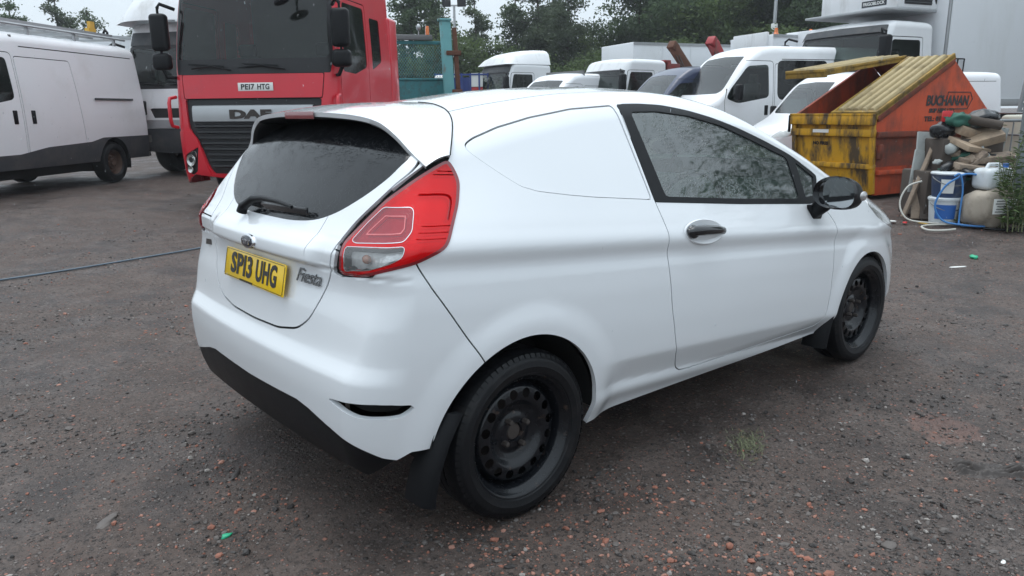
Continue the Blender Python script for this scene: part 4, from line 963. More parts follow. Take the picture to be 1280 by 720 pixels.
# the white lorry squeezed between van and red lorry
wl = thing('white_lorry', 'dirty white lorry with a tall roof fairing parked behind the panel van', 'lorry', yard(14.9, -6.35), head(-.10, -.995))
Hh, SD, FR = truck_cab(wl, 2.36, 2.2, 2.95, ws=(1.72, 2.42), cowl=1.66, win=(1.75, 2.4), res=.045)
Hh.cut(AYZ([(-1, 2.47), (1.06, 2.47), (1.04, 2.72), (-1, 2.74)]), 'visor', 'body', FR)
Hh.cut(AYZ([(-1, 1.30), (.60, 1.30), (.52, 1.12), (-1, 1.12)]), 'grille', 'body', FR)
Hh.cut(AYZ(roundp([(.66, 1.44), (1.00, 1.44), (.93, 1.17), (.66, 1.17)], .03)), 'vent', 'body', FR)
Hh.cut(AYZ([(-1, .36), (1.3, .36), (1.3, .92), (-1, .92)]), 'bumper', 'body', lambda x, y, z, n: x > -.6)
Hh.cut(AYZ(roundp([(.62, .66), (1.0, .66), (1.0, .80), (.62, .80)], .02)), 'head_lamp', 'bumper', FR)
cab_finish(Hh, wl, 'lorry_white', 1.18, (1.72, 2.42), 1.66, 2.2, 2.95)
for lb, nm, mt in (('visor', 'sun_visor', 'cladding'), ('grille', 'grille', 'grille_black'), ('bumper', 'bumper', 'cladding')): Hh.out(lb, nm, mt, wl, off=.01 if lb != 'grille' else -.02)
for W_ in (RIGHT, LEFT): Hh.out('head_lamp', 'head_lamp', 'lamp_glass', wl, where=W_); Hh.out('vent', 'air_vent', 'grille_black', wl, off=-.01, where=W_)
sb = MB(); sb.grid([[(front_x(y, .98)+.03, y, z) for z in (.93, 1.08)] for y in np.linspace(-1.05, 1.05, 12)]); sb.build('bumper_strip', 'silver', wl, fix=False)
fa = MB(); G = []
for x, z0, z1 in ((-.12, 2.84, 2.92), (-.2, 2.84, 3.15), (-.45, 2.84, 3.5), (-.95, 2.86, 3.85), (-1.7, 2.86, 4.0), (-2.2, 2.86, 4.0)):
    G.append([(x, y, z0+(z1-z0)*max(0, 1-abs(y/1.12)**4)**.5) for y in np.linspace(-1.12, 1.12, 21)])
fa.grid(G); fo = fa.build('roof_fairing', 'lorry_white', wl, smooth=60, fix=False)
sgn = MB(); sgn.box((-.30, 0, 3.12), (.10, .86, .16), (0, -.5, 0)); sgn.build('roof_sign', M('grubby_sign', (.30, .28, .25), .7, dirt=(.12, .10, .09), ds=3), wl, bevel=.02)
truck_mirrors(wl, 1.18, 1.65); wipers(wl, 1.70, 1.18, -.03); cab_wheels(wl, 1.18)
bd = MB(); bd.box((-5.2, 0, 2.3), (5.6, 2.45, 2.6)); bd.build('box_body', 'box_white', wl, bevel=.03)
ch = MB(); ch.box((-4.5, 0, .8), (6.5, .9, .3)); ch.build('chassis', 'seal', wl)
for s in (-1, 1): wheel(wl, (-6.2, s*1.1, .50), s, .50, .5)
lb2 = MB(); lb2.tube([(-.3, 1.0, 2.95), (-.3, 1.0, 3.55)], .012, 6); lb2.build('aerial', 'black_trim', wl)

def boxy(name, label, D, L, hd, size, z0=1.0, mat='box_white', cat='lorry', group=None, doors=True, wheels=True, lamp=False):
    """box body on a chassis; x forward, origin at the rear end"""
    t = thing(name, label, cat, yard(D, L), head(*hd), group); lx, ly, lz = size
    b = MB(); b.box((lx/2, 0, z0+lz/2), (lx, ly, lz)); b.build('box_body', mat, t, bevel=.04, seg=2)
    for s in (-1, 1):
        r = MB(); r.bar((0, s*(ly/2+.012), z0+lz-.05), (lx, s*(ly/2+.012), z0+lz-.05), .03, .09); r.bar((0, s*(ly/2+.012), z0+.06), (lx, s*(ly/2+.012), z0+.06), .03, .11); r.build('edge_rail', 'alu', t)
    n = max(2, int(lx/1.2))
    for k in range(1, n):
        for s in (-1, 1): r = MB(); r.box((lx*k/n, s*(ly/2+.004), z0+lz/2), (.035, .012, lz-.2)); r.build('panel_seam', mat, t)
    ch = MB(); ch.box((lx/2, 0, z0-.18), (lx-.2, .9, .25)); ch.build('chassis', 'seal', t)
    if wheels:
        for x in (lx*.22, lx*.85):
            for s in (-1, 1): wheel(t, (x, s*(ly/2-.1), .46), s, .46, .28)
    if lamp:
        for (x, y) in lamp:
            l_ = MB(); l_.lathe([(0, .20), (.05, .19), (.065, .10), (.07, .02), (.09, 0), (.09, -.06)], c=(x, y, z0+lz+.03), axis='z', seg=14); l_.build('beacon', 'beacon', t)
    return t
tr0 = boxy('box_trailer', 'long white box trailer showing its roof edge behind the ladder van', 29, -13.2, (-.75, -.66), (9, 2.5, 2.55), 1.25, cat='trailer')

# ---------------------------------------------------------------- the teal tipper with mesh headboard
MAT['teal'] = M('teal', (.035, .185, .20), .55, var=.2, vs_=3, dirt=(.05, .09, .09), ds=5, dlo=.48, dhi=.75)
MAT['teal_pale'] = M('teal_pale', (.12, .33, .34), .6, var=.15, dirt=(.16, .10, .06), ds=5, dlo=.55, dhi=.7, streak=.4)
tl = thing('tipper_body', 'teal steel tipper body with a mesh headboard and orange beacon', 'tipper', yard(18.6, -2.17), head(.25, -.97)); tl.scale = (1, .62, .85)
b = MB(); b.box((0, 0, 1.70), (.08, 2.3, 1.15)); b.build('headboard', 'teal', tl)
fr_ = MB()
for y in (-1.15, 1.15): fr_.box((.02, y, 2.20), (.10, .09, 2.2))
fr_.box((.02, 0, 3.25), (.10, 2.3, .09)); fr_.box((.03, 0, 2.28), (.08, 2.3, .06)); fr_.build('headboard_frame', 'teal', tl, bevel=.01)
ms = MB()
for k in range(-9, 24):
    for sgn_ in (-1, 1):
        a = .10*k; pts = [(y, 2.31+(y+1.12-a)*sgn_) for y in np.linspace(-1.1, 1.1, 45)]
        pts = [p for p in pts if 2.31 <= p[1] <= 3.21] if sgn_ > 0 else [(y, 3.21-(y+1.12-a)) for y in np.linspace(-1.1, 1.1, 45) if 2.31 <= 3.21-(y+1.12-a) <= 3.21]
        if len(pts) > 1: ms.bar((.02+.008*sgn_, pts[0][0], pts[0][1]), (.02+.008*sgn_, pts[-1][0], pts[-1][1]), .018, .008)
o = ms.build('mesh_panel', 'teal_pale', tl); tag(o, kind='stuff')
b = MB(); b.box((-2.2, 1.14, 1.75), (4.3, .06, 1.2)); b.box((-2.2, -1.14, 1.75), (4.3, .06, 1.2)); b.box((-2.2, 0, 1.15), (4.3, 2.3, .1)); b.build('side_wall', 'teal', tl)
for y in (-.35, .55): k = MB(); k.box((.06, y, 1.42), (.05, .10, .32)); k.build('bracket', M('bracket_ochre', (.30, .20, .04), .6), tl, bevel=.01)
lb_ = MB(); lb_.box((.06, -.2, 3.38), (.16, 1.5, .14)); lb_.build('light_bar', 'cab_grey', tl, bevel=.02)
bc = MB(); bc.lathe([(0, .24), (.06, .23), (.075, .12), (.08, 0)], c=(.06, .38, 3.45), axis='z', seg=14); bc.build('beacon', 'beacon', tl)
wk = MB(); wk.tube([(.06, .05, 3.44), (.06, .05, 3.58)], .02); wk.ell((.08, .05, 3.64), (.06, .09, .09)); wk.build('work_lamp', 'alu', tl)
for x in (-.6, -3.2):
    for s in (-1, 1): wheel(tl, (x, s*1.05, .48), s, .48, .3)
ch = MB(); ch.box((-1.9, 0, .85), (4.6, .9, .4)); ch.build('chassis', 'seal', tl)
ps = thing('steel_post', 'leaning teal steel post streaked with rust beside the tipper', 'post', yard(18.2, -1.36), head(.2, -.98)); ps.scale = (1, 1, .86)
b = MB(); b.bar((0, .0, 0), (0, -.12, 3.72), .24, .16); b.build('post_column', 'teal_pale', ps, bevel=.015)
b = MB(); b.bar((0, .20, .8), (0, .09, 3.55), .10, .10); b.box((0, .06, 2.9), (.2, .34, .12)); b.box((0, .12, 1.9), (.2, .24, .12)); b.build('slide_rail', 'rust', ps, bevel=.01)
b = MB(); b.box((0, -.13, 3.74), (.22, .30, .06)); b.build('post_cap', 'teal_pale', ps, bevel=.01)

# ---------------------------------------------------------------- far line of vehicles
def tractor(name, label, D, L, hd, roof=3.75, w=2.4, visor=True, group=None, ln=2.2):
    t = thing(name, label, 'lorry', yard(D, L), head(*hd), group)
    Hh, SD, FR = truck_cab(t, w, ln, 2.95, ws=(1.80, 2.52), cowl=1.66, win=(1.80, 2.5), res=.06)
    if visor: Hh.cut(AYZ([(-1, 2.56), (w/2-.1, 2.56), (w/2-.12, 2.82), (-1, 2.84)]), 'visor', 'body', FR)
    Hh.cut(AYZ([(-1, .95), (.86, .95), (.92, 1.52), (-1, 1.52)]), 'grille', 'body', FR)
    Hh.cut(AYZ([(-1, .36), (1.3, .36), (1.3, .80), (-1, .80)]), 'bumper', 'body', lambda x, y, z, n: x > -.6)
    Hh.cut(AYZ(roundp([(.70, .52), (1.06, .56), (1.06, .76), (.70, .72)], .03)), 'head_lamp', 'bumper', lambda x, y, z, n: x > -.5)
    cab_finish(Hh, t, 'lorry_white', w/2, (1.80, 2.52), 1.66, ln, 2.95)
    Hh.out('visor', 'sun_visor', 'cladding', t, off=.02); Hh.out('grille', 'grille', 'grille_black', t, off=-.015); Hh.out('bumper', 'bumper', 'lorry_white', t, off=.01)
    for W_ in (RIGHT, LEFT): Hh.out('head_lamp', 'head_lamp', 'lamp_glass', t, where=W_)
    if roof > 3.1:
        fa = MB(); G = []
        for x, k in ((-.30, .0), (-.45, .45), (-.8, .75), (-1.3, .93), (-1.8, 1), (-ln, 1)):
            G.append([(x, y, 2.86+(roof-2.86)*k*max(0, 1-abs(y/(w/2-.06))**5)**.5) for y in np.linspace(-w/2+.06, w/2-.06, 17)])
        fa.grid(G); fa.add(G[-1], [tuple(range(17))]); fa.build('roof_fairing', 'lorry_white', t, smooth=50, fix=False)
    truck_mirrors(t, w/2, 1.70); wipers(t, 1.70, w/2, -.03); cab_wheels(t, w/2)
    ch = MB(); ch.box((-3.2, 0, .85), (4.5, .9, .28)); ch.build('chassis', 'seal', t)
    for s in (-1, 1): wheel(t, (-4.6, s*1.05, .50), s, .50, .5)
    return t
tractor('tractor_unit', 'white tractor unit with a sleek high-roof cab below the tall trees', 29.6, -.95, (-.87, -.50), roof=3.42)
panel_van('panel_van', 'plain white panel van with its roof just showing beside the tractor unit', 26.0, 4.05, (-.80, -.60), LEN=5.2, h=2.30, res=.06)
sk = tractor('skip_lorry', 'white short-cab lorry with a red lifting frame behind its cab', 23.8, 2.50, (-.88, -.47), roof=2.9, w=2.3, visor=False, ln=1.9); sk.scale = (1, 1, .91)
b = MB(); b.box((-2.12, -.0, 1.9), (.14, 2.0, 1.9)); b.box((-2.3, .9, 2.2), (.5, .16, 1.2)); b.box((-2.6, .9, 1.5), (1.2, .2, .5)); b.build('lifting_frame', 'red_truck', sk, bevel=.02)
b = MB(); b.box((-2.05, 0, 2.86), (.25, 2.0, .10)); b.build('frame_head', 'red_truck', sk, bevel=.02)
def crane_arm(label, base, tip, mat, name='lifting_arm'):
    t = thing(name, label, 'lifting arm', base, 0, 'skip lorry lifting arms'); d = tip-base
    b = MB(); b.bar((0, 0, 0), d, .22, .30); b.build('arm_beam', mat, t, bevel=.02)
    b = MB(); b.tube([(0, 0, 0), d*.5+Vector((0, 0, -.25))], .05, 8); b.build('ram', 'alu', t)
    b = MB(); b.box(d, (.3, .26, .26), (0, .6, 0)); b.build('arm_head', mat, t, bevel=.03)
    for k in (-.06, .06): c_ = MB(); c_.tube([d+RH*k, d*.15+Vector((-.5, -.3, -.2))], .015, 5); c_.build('chain', 'steel_dull', t)
crane_arm('rusty brown lifting arm raised behind the blue pickup cab', yard(24.5, 6.0, 1.9), yard(24.5, 5.05, 3.25), 'rust')
crane_arm('bright red lifting arm raised behind the blue pickup cab', yard(22.0, 6.35, 1.9), yard(22.0, 5.62, 3.15), M('arm_red', (.33, .02, .025), .5, var=.2, dirt=(.10, .04, .03), ds=4))
boxy('box_trailer', 'long white box trailer with flat sides parked behind the lifting arms', 33.5, 11.2, (-.93, -.37), (7.6, 2.5, 2.35), 1.30, cat='trailer')
ub_ = boxy('box_lorry', 'small white box lorry with two amber beacons below the wood', 30.5, 12.2, (-.93, -.37), (3.6, 2.4, 2.45), 1.30, lamp=((3.4, 1.1), (1.85, 1.1)))
boxy('box_lorry', 'plain white box lorry with a hatch door beside the beacon lorry', 29.5, 14.0, (-.90, -.43), (3.8, 2.4, 2.55), 1.30)
fr2 = MB(); fr2.box((3.62, 0, 3.4), (.10, 1.9, .9)); fr2.build('fridge_unit', 'lorry_white', ub_, bevel=.03)
# navy pickup cab
nv = panel_van('pickup_van', 'dark navy blue van with a light sky-filled windscreen beside the lifting arms', 19.4, 7.0, (-.95, -.31), paint='navy', LEN=5.6, h=2.40, side_lines=False, clad=False, res=.05); nv.scale = (.9, .9, .9)
# minibus
mini = panel_van('crew_van', 'white high-roof crew van with dark tinted side windows behind the skip', 18.4, 8.75, (-.95, -.31), LEN=5.9, h=2.50, glazed=True, res=.035)
# small white van behind the skip
rv = panel_van('small_van', 'small white van half hidden behind the skip, bonnet and rounded rear showing', 14.35, 8.45, (-.99, -.14), LEN=6.0, h=2.44, res=.045, clad=False); rv.scale = (.69, .88, .74)

# refrigerated lorry
fz = thing('refrigerated_lorry', 'tall white refrigerated lorry with a cooling unit above its cab', 'lorry', yard(16.9, 6.75), head(-.91, -.41)); fz.scale = (1, 1, .97)
Hh, SD, FR = truck_cab(fz, 2.4, 1.75, 3.05, ws=(2.05, 2.70), cowl=1.90, win=(1.95, 2.62), res=.04)
Hh.cut(AYZ([(-1, 2.72), (1.10, 2.72), (1.08, 2.90), (-1, 2.92)]), 'visor', 'body', FR)
Hh.cut(AYZ([(-1, .95), (.86, .95), (.92, 1.62), (-1, 1.62)]), 'grille', 'body', FR)
cab_finish(Hh, fz, 'lorry_white', 1.20, (2.05, 2.70), 1.90, 1.75, 3.05)
Hh.out('visor', 'sun_visor', 'cladding', fz, off=.03); Hh.out('grille', 'grille', 'grille_black', fz, off=-.015)
truck_mirrors(fz, 1.20, 1.95); wipers(fz, 1.95, 1.2, -.03); cab_wheels(fz, 1.2)
b = MB(); b.box((-5.7, 0, 2.62), (7.4, 2.55, 2.75)); b.build('box_body', 'box_white', fz, bevel=.05, seg=3)
for s in (-1, 1):
    b = MB(); b.box((-5.7, s*1.285, 3.93), (7.3, .03, .12)); b.build('top_rail', 'alu', fz, bevel=.006)
    b = MB(); b.box((-5.7, s*1.285, 1.32), (7.3, .03, .16)); b.build('bottom_rail', 'alu', fz, bevel=.006)
    b = MB(); b.box((-2.03, s*1.27, 2.62), (.06, .05, 2.6)); b.build('corner_post', 'alu', fz, bevel=.008)
b = MB(); b.box((-1.40, 0, 3.62), (1.25, 2.0, .72)); fu = b.build('cooling_unit', 'lorry_white', fz, bevel=.05, seg=3)
b = MB(); b.box((-1.40, 1.005, 3.62), (.80, .02, .52)); b.build('unit_grille', 'grille_black', fu)
for k in range(9): b = MB(); b.box((-1.40, 1.018, 3.40+.055*k), (.80, .012, .016), (.5, 0, 0)); b.build('grille_slat', 'cladding', fu)
b = MB(); b.box((-1.15, 0, 3.235), (1.5, 2.15, .05)); b.build('unit_shelf', 'alu', fu, bevel=.01)
pt = frame4((-1.118, -.45, 3.50), (0, 1, 0), (0, 0, 1))
b = MB(); b.box((-.772, .45, 3.42), (.008, .62, .13)); sg_ = b.build('name_strip', 'badge_blue', fu); text('FRIGOBLOCK', .09, 'plate_white', fu, frame4((-.763, .45, 3.42), (0, 1, 0), (0, 0, 1)), fit=(.54, .07), bold=.002)
cp = MB(); cp.tube([(-1.97, .95, 3.3), (-1.92, 1.0, 3.5), (-1.94, 1.0, 3.8), (-1.97, .96, 3.95)], .03); cp.build('coolant_pipe', 'black_trim', fz)
hh_ = MB()
for x in (-2.15, -2.35, -2.55): hh_.tube([(x, 1.33, 1.75), (x-.02, 1.33, 2.25)], .014, 6)
hh_.tube([(-2.15, 1.33, 2.25), (-2.57, 1.33, 2.25)], .014, 6); hh_.build('step_rail', 'black_trim', fz)
ch = MB(); ch.box((-5.2, 0, .9), (8.6, .9, .3)); ch.box((-5.0, 1.0, .75), (2.5, .2, .6)); ch.build('chassis', 'seal', fz)
for x in (-6.6, -7.9):
    for s in (-1, 1): wheel(fz, (x, s*1.15, .50), s, .50, .5)

# blue cage and painted panels by the mast
cg = thing('blue_cage', 'blue steel cage with red and white striped panel beside the mast', 'cage', yard(30, -1.85), head(0, -1))
MAT['cage_blue'] = M('cage_blue', (.022, .05, .21), .55, var=.2)
b = MB()
for y in np.linspace(-1.0, 1.0, 7): b.box((0, y, 1.45), (.06, .06, 2.3))
for z in (.4, .9, 1.4, 1.9, 2.55): b.box((0, 0, z), (.05, 2.06, .06))
b.build('cage_bars', 'cage_blue', cg)
b = MB(); b.box((-.6, -.25, 1.4), (1.0, 1.4, 2.1)); b.build('cage_box', 'cage_blue', cg)
b = MB(); b.box((-.02, .55, 2.35), (.04, .5, .5)); b.build('white_panel', 'plate_white', cg); b = MB(); b.box((-.02, .55, 1.85), (.04, .5, .45)); b.build('red_panel', M('panel_red', (.45, .03, .03), .5), cg); b = MB(); b.box((-.02, .55, 1.36), (.04, .5, .5)); b.build('white_panel', 'plate_white', cg)
b = MB(); b.box((-.1, -.72, 2.28), (.6, .6, .5)); b.build('white_tank', 'plate_white', cg, bevel=.1, seg=3)

# floodlight mast and lamp post
mm = thing('floodlight_mast', 'thin grey mast with twin floodlights in front of the trees', 'mast', yard(34, -2.35), head(0, -1))
b = MB(); b.tube([(0, 0, 0), (0, 0, 5.55)], [.09, .05], 10); b.build('mast_pole', 'alu', mm)
b = MB(); b.bar((0, -.35, 5.55), (0, .35, 5.55), .06); b.build('cross_arm', 'alu', mm)
for y in (-.32, .32): b = MB(); b.box((.05, y, 5.68), (.2, .36, .34), (0, .5, 0)); b.build('floodlight', 'cladding', mm, bevel=.02)
b = MB(); b.box((.1, 0, 3.55), (.14, .16, .22)); b.build('junction_box', 'plate_white', mm, bevel=.02)
b = MB(); b.bar((0, -.25, 2.2), (0, .25, 2.2), .05); b.ell((.1, .16, 2.08), (.13, .13, .13)); b.ell((.1, -.16, 2.08), (.13, .13, .13)); b.build('camera_dome', 'plate_white', mm)
mm = thing('lamp_post', 'bare grey lamp post rising in front of the dark wood', 'lamp post', yard(36, 11.95), 0)
b = MB(); b.tube([(0, 0, 0), (0, 0, 4), (0, 0, 9.5)], [.11, .085, .06], 10); b.build('post_shaft', 'alu', mm)
b = MB(); b.box((0, 0, 4.75), (.22, .22, .34)); b.build('junction_box', 'plate_white', mm, bevel=.02)
b = MB(); b.tube([(0, 0, 9.5), (0, .2, 9.7), (0, .9, 9.8)], .05); b.box((0, 1.1, 9.8), (.25, .6, .12)); b.build('lamp_head', 'alu', mm)
# ================================================================ the skip
MAT.update(
 skip_orange=M('skip_orange', (.47, .058, .012), .62, var=.22, vs_=2.5, dirt=(.085, .028, .017), ds=2.6, dlo=.46, dhi=.70, streak=.5, b=.2, bs=40),
 skip_rust=M('skip_rust', (.20, .038, .016), .75, var=.35, vs_=5, dirt=(.06, .028, .02), ds=4, dlo=.42, dhi=.68, b=.3, bs=50),
 skip_yellow=M('skip_yellow', (.56, .29, .008), .62, var=.2, vs_=3, dirt=(.075, .048, .022), ds=5.0, dlo=.45, dhi=.60, streak=.28, b=.2, bs=50),
 lid=M('lid', (.36, .285, .15), .75, var=.22, vs_=4, dirt=(.13, .095, .04), ds=3, dlo=.5, dhi=.75, b=.3, bs=30),
 lid_rib=M('lid_rib', (.33, .20, .03), .7, var=.3, vs_=5, dirt=(.07, .05, .02), ds=4, dlo=.45, dhi=.65),
 skip_in=M('skip_in', (.035, .018, .014), .9, var=.3),
)
sk_o = yard(10.23, 4.90); sk_rz = head(.8646, .5025)
skip = thing('waste_skip', 'enclosed yellow and orange steel skip with one ribbed lid propped open', 'skip', sk_o, sk_rz)
SW = 1.33
prof = [(0, .04), (3.02, .04), (3.02, .30), (2.88, .88), (1.46, 1.86), (-.12, 1.10)]
for yy, nm in ((0, 'side_wall'), (SW-.05, 'side_wall')):
    b = MB(); b.prism(prof, yy, yy+.05); b.build(nm, 'skip_orange', skip, bevel=.006)
def plate(nm, p, q, y0, y1, th, mat, parent=skip, bevel=.006):
    b = MB(); p, q = Vector((p[0], 0, p[1])), Vector((q[0], 0, q[1])); d = (q-p); n = Vector((-d.z, 0, d.x)).normalized()*th
    b.add([p+Vector((0, y0, 0)), q+Vector((0, y0, 0)), q+Vector((0, y1, 0)), p+Vector((0, y1, 0)), p+n+Vector((0, y0, 0)), q+n+Vector((0, y0, 0)), q+n+Vector((0, y1, 0)), p+n+Vector((0, y1, 0))],
          [(0, 3, 2, 1), (4, 5, 6, 7), (0, 1, 5, 4), (1, 2, 6, 5), (2, 3, 7, 6), (3, 0, 4, 7)]); return b.build(nm, mat, parent, bevel=bevel)
plate('front_wall', (0, .04), (-.115, 1.06), .055, SW-.055, -.04, 'skip_yellow')
plate('rear_wall', (2.87, .88), (1.47, 1.85), .055, SW-.055, -.03, 'skip_orange'); plate('rear_wall', (3.0, .06), (2.87, .87), .055, SW-.055, -.03, 'skip_orange')
b = MB(); b.box((1.5, SW/2, .06), (2.95, SW-.12, .05)); b.build('floor_plate', 'skip_in', skip)
b = MB(); b.box((1.5, SW-.075, .55), (2.6, .03, .95)); b.build('inner_lining', 'skip_in', skip)
# front rails
def fxz(z): return -.115*(z-.04)/1.02
for z, h_, dp in ((1.03, .12, .07), (.865, .10, .055), (.42, .07, .045)):
    b = MB(); b.box((fxz(z)-dp/2-.002, SW/2, z), (dp, SW+.02, h_)); b.build('front_rail', 'skip_yellow', skip, bevel=.012)
b = MB(); b.box((-.135, SW/2, 1.105), (.10, SW+.04, .035)); b.build('front_lip', 'skip_yellow', skip, bevel=.008)
for y in (.035, SW-.035):
    b = MB(); b.bar((-.02, y, .06), (-.142, y, 1.08), .07, .05); b.build('corner_post', 'skip_yellow', skip, bevel=.008)
b = MB(); b.box((-.16, SW+.03, .98), (.03, .03, .24)); b.build('lid_catch', 'black_trim', skip, bevel=.005)
b = MB(); b.box((fxz(.865)-.0615, .82, .885), (.004, .26, .045)); b.build('white_sticker', 'plate_white', skip)
text('NO FIRES', .06, 'ink', skip, frame4((fxz(.72)-.006, .86, .715), (0, -1, 0), (-.11, 0, 1)), name='lettering', bold=.003, extrude=.001, fit=(.25, .05))
# side belts, eaves angle, lower inset
for x0, x1, z, h_, mt in ((-.10, 2.90, .845, .075, 'skip_rust'), (-.03, 3.02, .345, .06, 'skip_orange')):
    b = MB(); b.box(((x0+x1)/2, -.028, z), (x1-x0, .055, h_)); b.build('side_rail', mt, skip, bevel=.01)
b = MB(); b.prism([(-.085, .80), (2.86, .80), (2.90, .74), (2.98, .42), (.02, .42), (-.045, .42)], -.004, .0); b.build('rust_band', 'skip_rust', skip)
b = MB(); b.prism([(-.14, 1.08), (1.46, 1.86), (1.46, 1.78), (-.10, 1.01)], -.035, -.001); b.build('eaves_angle', 'skip_rust', skip, bevel=.008)
b = MB(); b.box((2.80, -.05, .80), (.18, .10, .20)); b.build('lifting_lug', 'skip_rust', skip, bevel=.03)
b = MB(); b.box((-.02, -.03, .62), (.08, .06, .20)); b.build('lifting_lug', 'skip_rust', skip, bevel=.02)
sf = frame4((1.44, -.006, 1.285), (1, 0, 0), (0, 0, 1))
text('BUCHANAN', .17, 'ink', skip, sf, name='lettering', bold=.007, extrude=.001, shear=.12, fit=(1.02, .145))
text('SKIP HIRE LTD.', .08, 'ink', skip, sf @ Matrix.Translation((-.12, -.135, 0)), name='lettering', bold=.004, extrude=.001, shear=.12, fit=(.62, .062))
text('TEL: 01506 411141', .09, 'ink', skip, sf @ Matrix.Translation((-.02, -.245, 0)), name='lettering', bold=.004, extrude=.001, fit=(1.0, .072))
b = MB(); pts = [(1.42, 1.36), (1.42, 1.40), (1.97, 1.40), (2.04, 1.31), (1.93, 1.17), (1.60, 1.17)]
for p, q in zip(pts[:-1], pts[1:]): b.bar((p[0], -.006, p[1]), (q[0], -.006, q[1]), .003, .012)
b.build('sign_outline', 'ink', skip)
# lids: a tray with ribs
def lid(base, ang, y0, y1, length=1.80):
    t = MB(); R_ = Matrix.Rotation(ang, 3, 'Y'); O = Vector(base)
    def P(u, y, w): return O+R_ @ Vector((-u, 0, w))+Vector((0, y, 0))
    def bx(u0, u1, a, b_, w0, w1, mb):
        V = [P(u, y, w) for w in (w0, w1) for (u, y) in ((u0, a), (u1, a), (u1, b_), (u0, b_))]
        mb.add(V, [(0, 3, 2, 1), (4, 5, 6, 7), (0, 1, 5, 4), (1, 2, 6, 5), (2, 3, 7, 6), (3, 0, 4, 7)])
    bx(0, length, y0, y1, 0, .035, t); lo = t.build('lid', 'lid_rib', skip, bevel=.006)
    n = 5; wd = (y1-y0-.10)/n
    for k in range(n):
        m_ = MB(); a = y0+.05+k*wd+.012
        V = [P(u, y, w) for (w, i) in ((.036, 0), (.078, .022)) for (u, y) in ((.06+i, a+i), (length-.06-i, a+i), (length-.06-i, a+wd-.024-i), (.06+i, a+wd-.024-i))]
        m_.add(V, [(0, 3, 2, 1), (4, 5, 6, 7), (0, 1, 5, 4), (1, 2, 6, 5), (2, 3, 7, 6), (3, 0, 4, 7)]); m_.build('lid_rib', 'lid', lo, bevel=.006)
    e = MB(); bx(length-.05, length, y0, y1, -.05, .06, e); bx(0, length-.051, y0, y0+.035, -.03, .055, e); bx(0, length-.051, y1-.035, y1, -.03, .055, e); e.build('lid_edge', 'lid_rib', lo, bevel=.006)
lid((1.46, 0, 1.875), -math.atan2(.78, 1.60), -.03, SW*.50)
lid((1.46, 0, 1.885), -rad(7.5), SW*.52, SW+.03)

# ================================================================ rubbish heap, hoses, weeds
MAT.update(
 cardboard=M('cardboard', (.36, .27, .19), .85, var=.15, vs_=6, dirt=(.20, .15, .11), ds=5),
 timber=M('timber', (.26, .20, .15), .85, var=.3, vs_=8, dirt=(.12, .09, .07), ds=7),
 timber_dark=M('timber_dark', (.07, .055, .045), .85, var=.3, vs_=8),
 plaster=M('plaster', (.33, .35, .34), .8, var=.1, dirt=(.2, .2, .19), ds=4),
 sack=M('sack', (.37, .32, .26), .8, var=.15, vs_=7, dirt=(.22, .19, .15), ds=6, b=.6, bs=25),
 poly=M('poly', (.62, .66, .68), .35, var=.08, coat=.2, dirt=(.45, .46, .45), ds=6),
 blue_plastic=M('blue_plastic', (.03, .13, .42), .4, var=.15),
 navy_plastic=M('navy_plastic', (.03, .055, .12), .45, var=.2, dirt=(.12, .14, .17), ds=6),
 hose_blue=M('hose_blue', (.06, .22, .52), .45, var=.1),
 hose_white=M('hose_white', (.50, .49, .44), .5, var=.15),
 netting=M('netting', (.02, .10, .07), .7, var=.3),
 bin_bag=M('bin_bag', (.012, .013, .015), .28, var=.3, b=.8, bs=18),
 can_red=M('can_red', (.55, .02, .025), .4),
 post_grey=M('post_grey', (.17, .19, .20), .6, var=.15),
 galv=M('galv', (.22, .23, .235), .45, metal=.6, var=.2),
)
def heapL(D, L): return 4.45+(L-4.45)*.80-.01 if D < 9.4 else L
def yz(D, L, z): p = yard(D, heapL(D, L)); p.z += z; return p
A0 = head(1, 0)
def lump(name, mat, c, r, seed, amp=.22, flat=0, seg=28, rings=18):
    """crumpled closed lump, resting at its base"""
    g = np.random.default_rng(seed); ks = g.normal(0, 1, (9, 3))*3.0; ph = g.uniform(0, 6.28, 9); b = MB(); b.ell((0, 0, 0), (1, 1, 1), seg, rings)
    V = []
    for v in b.v:
        v = np.array(v); n = sum(math.sin(float(k @ v)*1.2+p) for k, p in zip(ks, ph))/9; q = v*(1+amp*n*2)
        if flat: q = np.sign(q)*np.abs(q)**(1-flat)
        V.append((q[0]*r[0], q[1]*r[1], max(q[2], -.8)*r[2]+r[2]*.8))
    b.v = V; return b.build(name, mat, None, smooth=70)
def put(o, D, L, z, rz, label, cat, group=None, rot=None):
    o.location = yz(D, L, z); o.rotation_euler = rot if rot else (0, 0, A0+rz); return tag(o, label, cat, group)
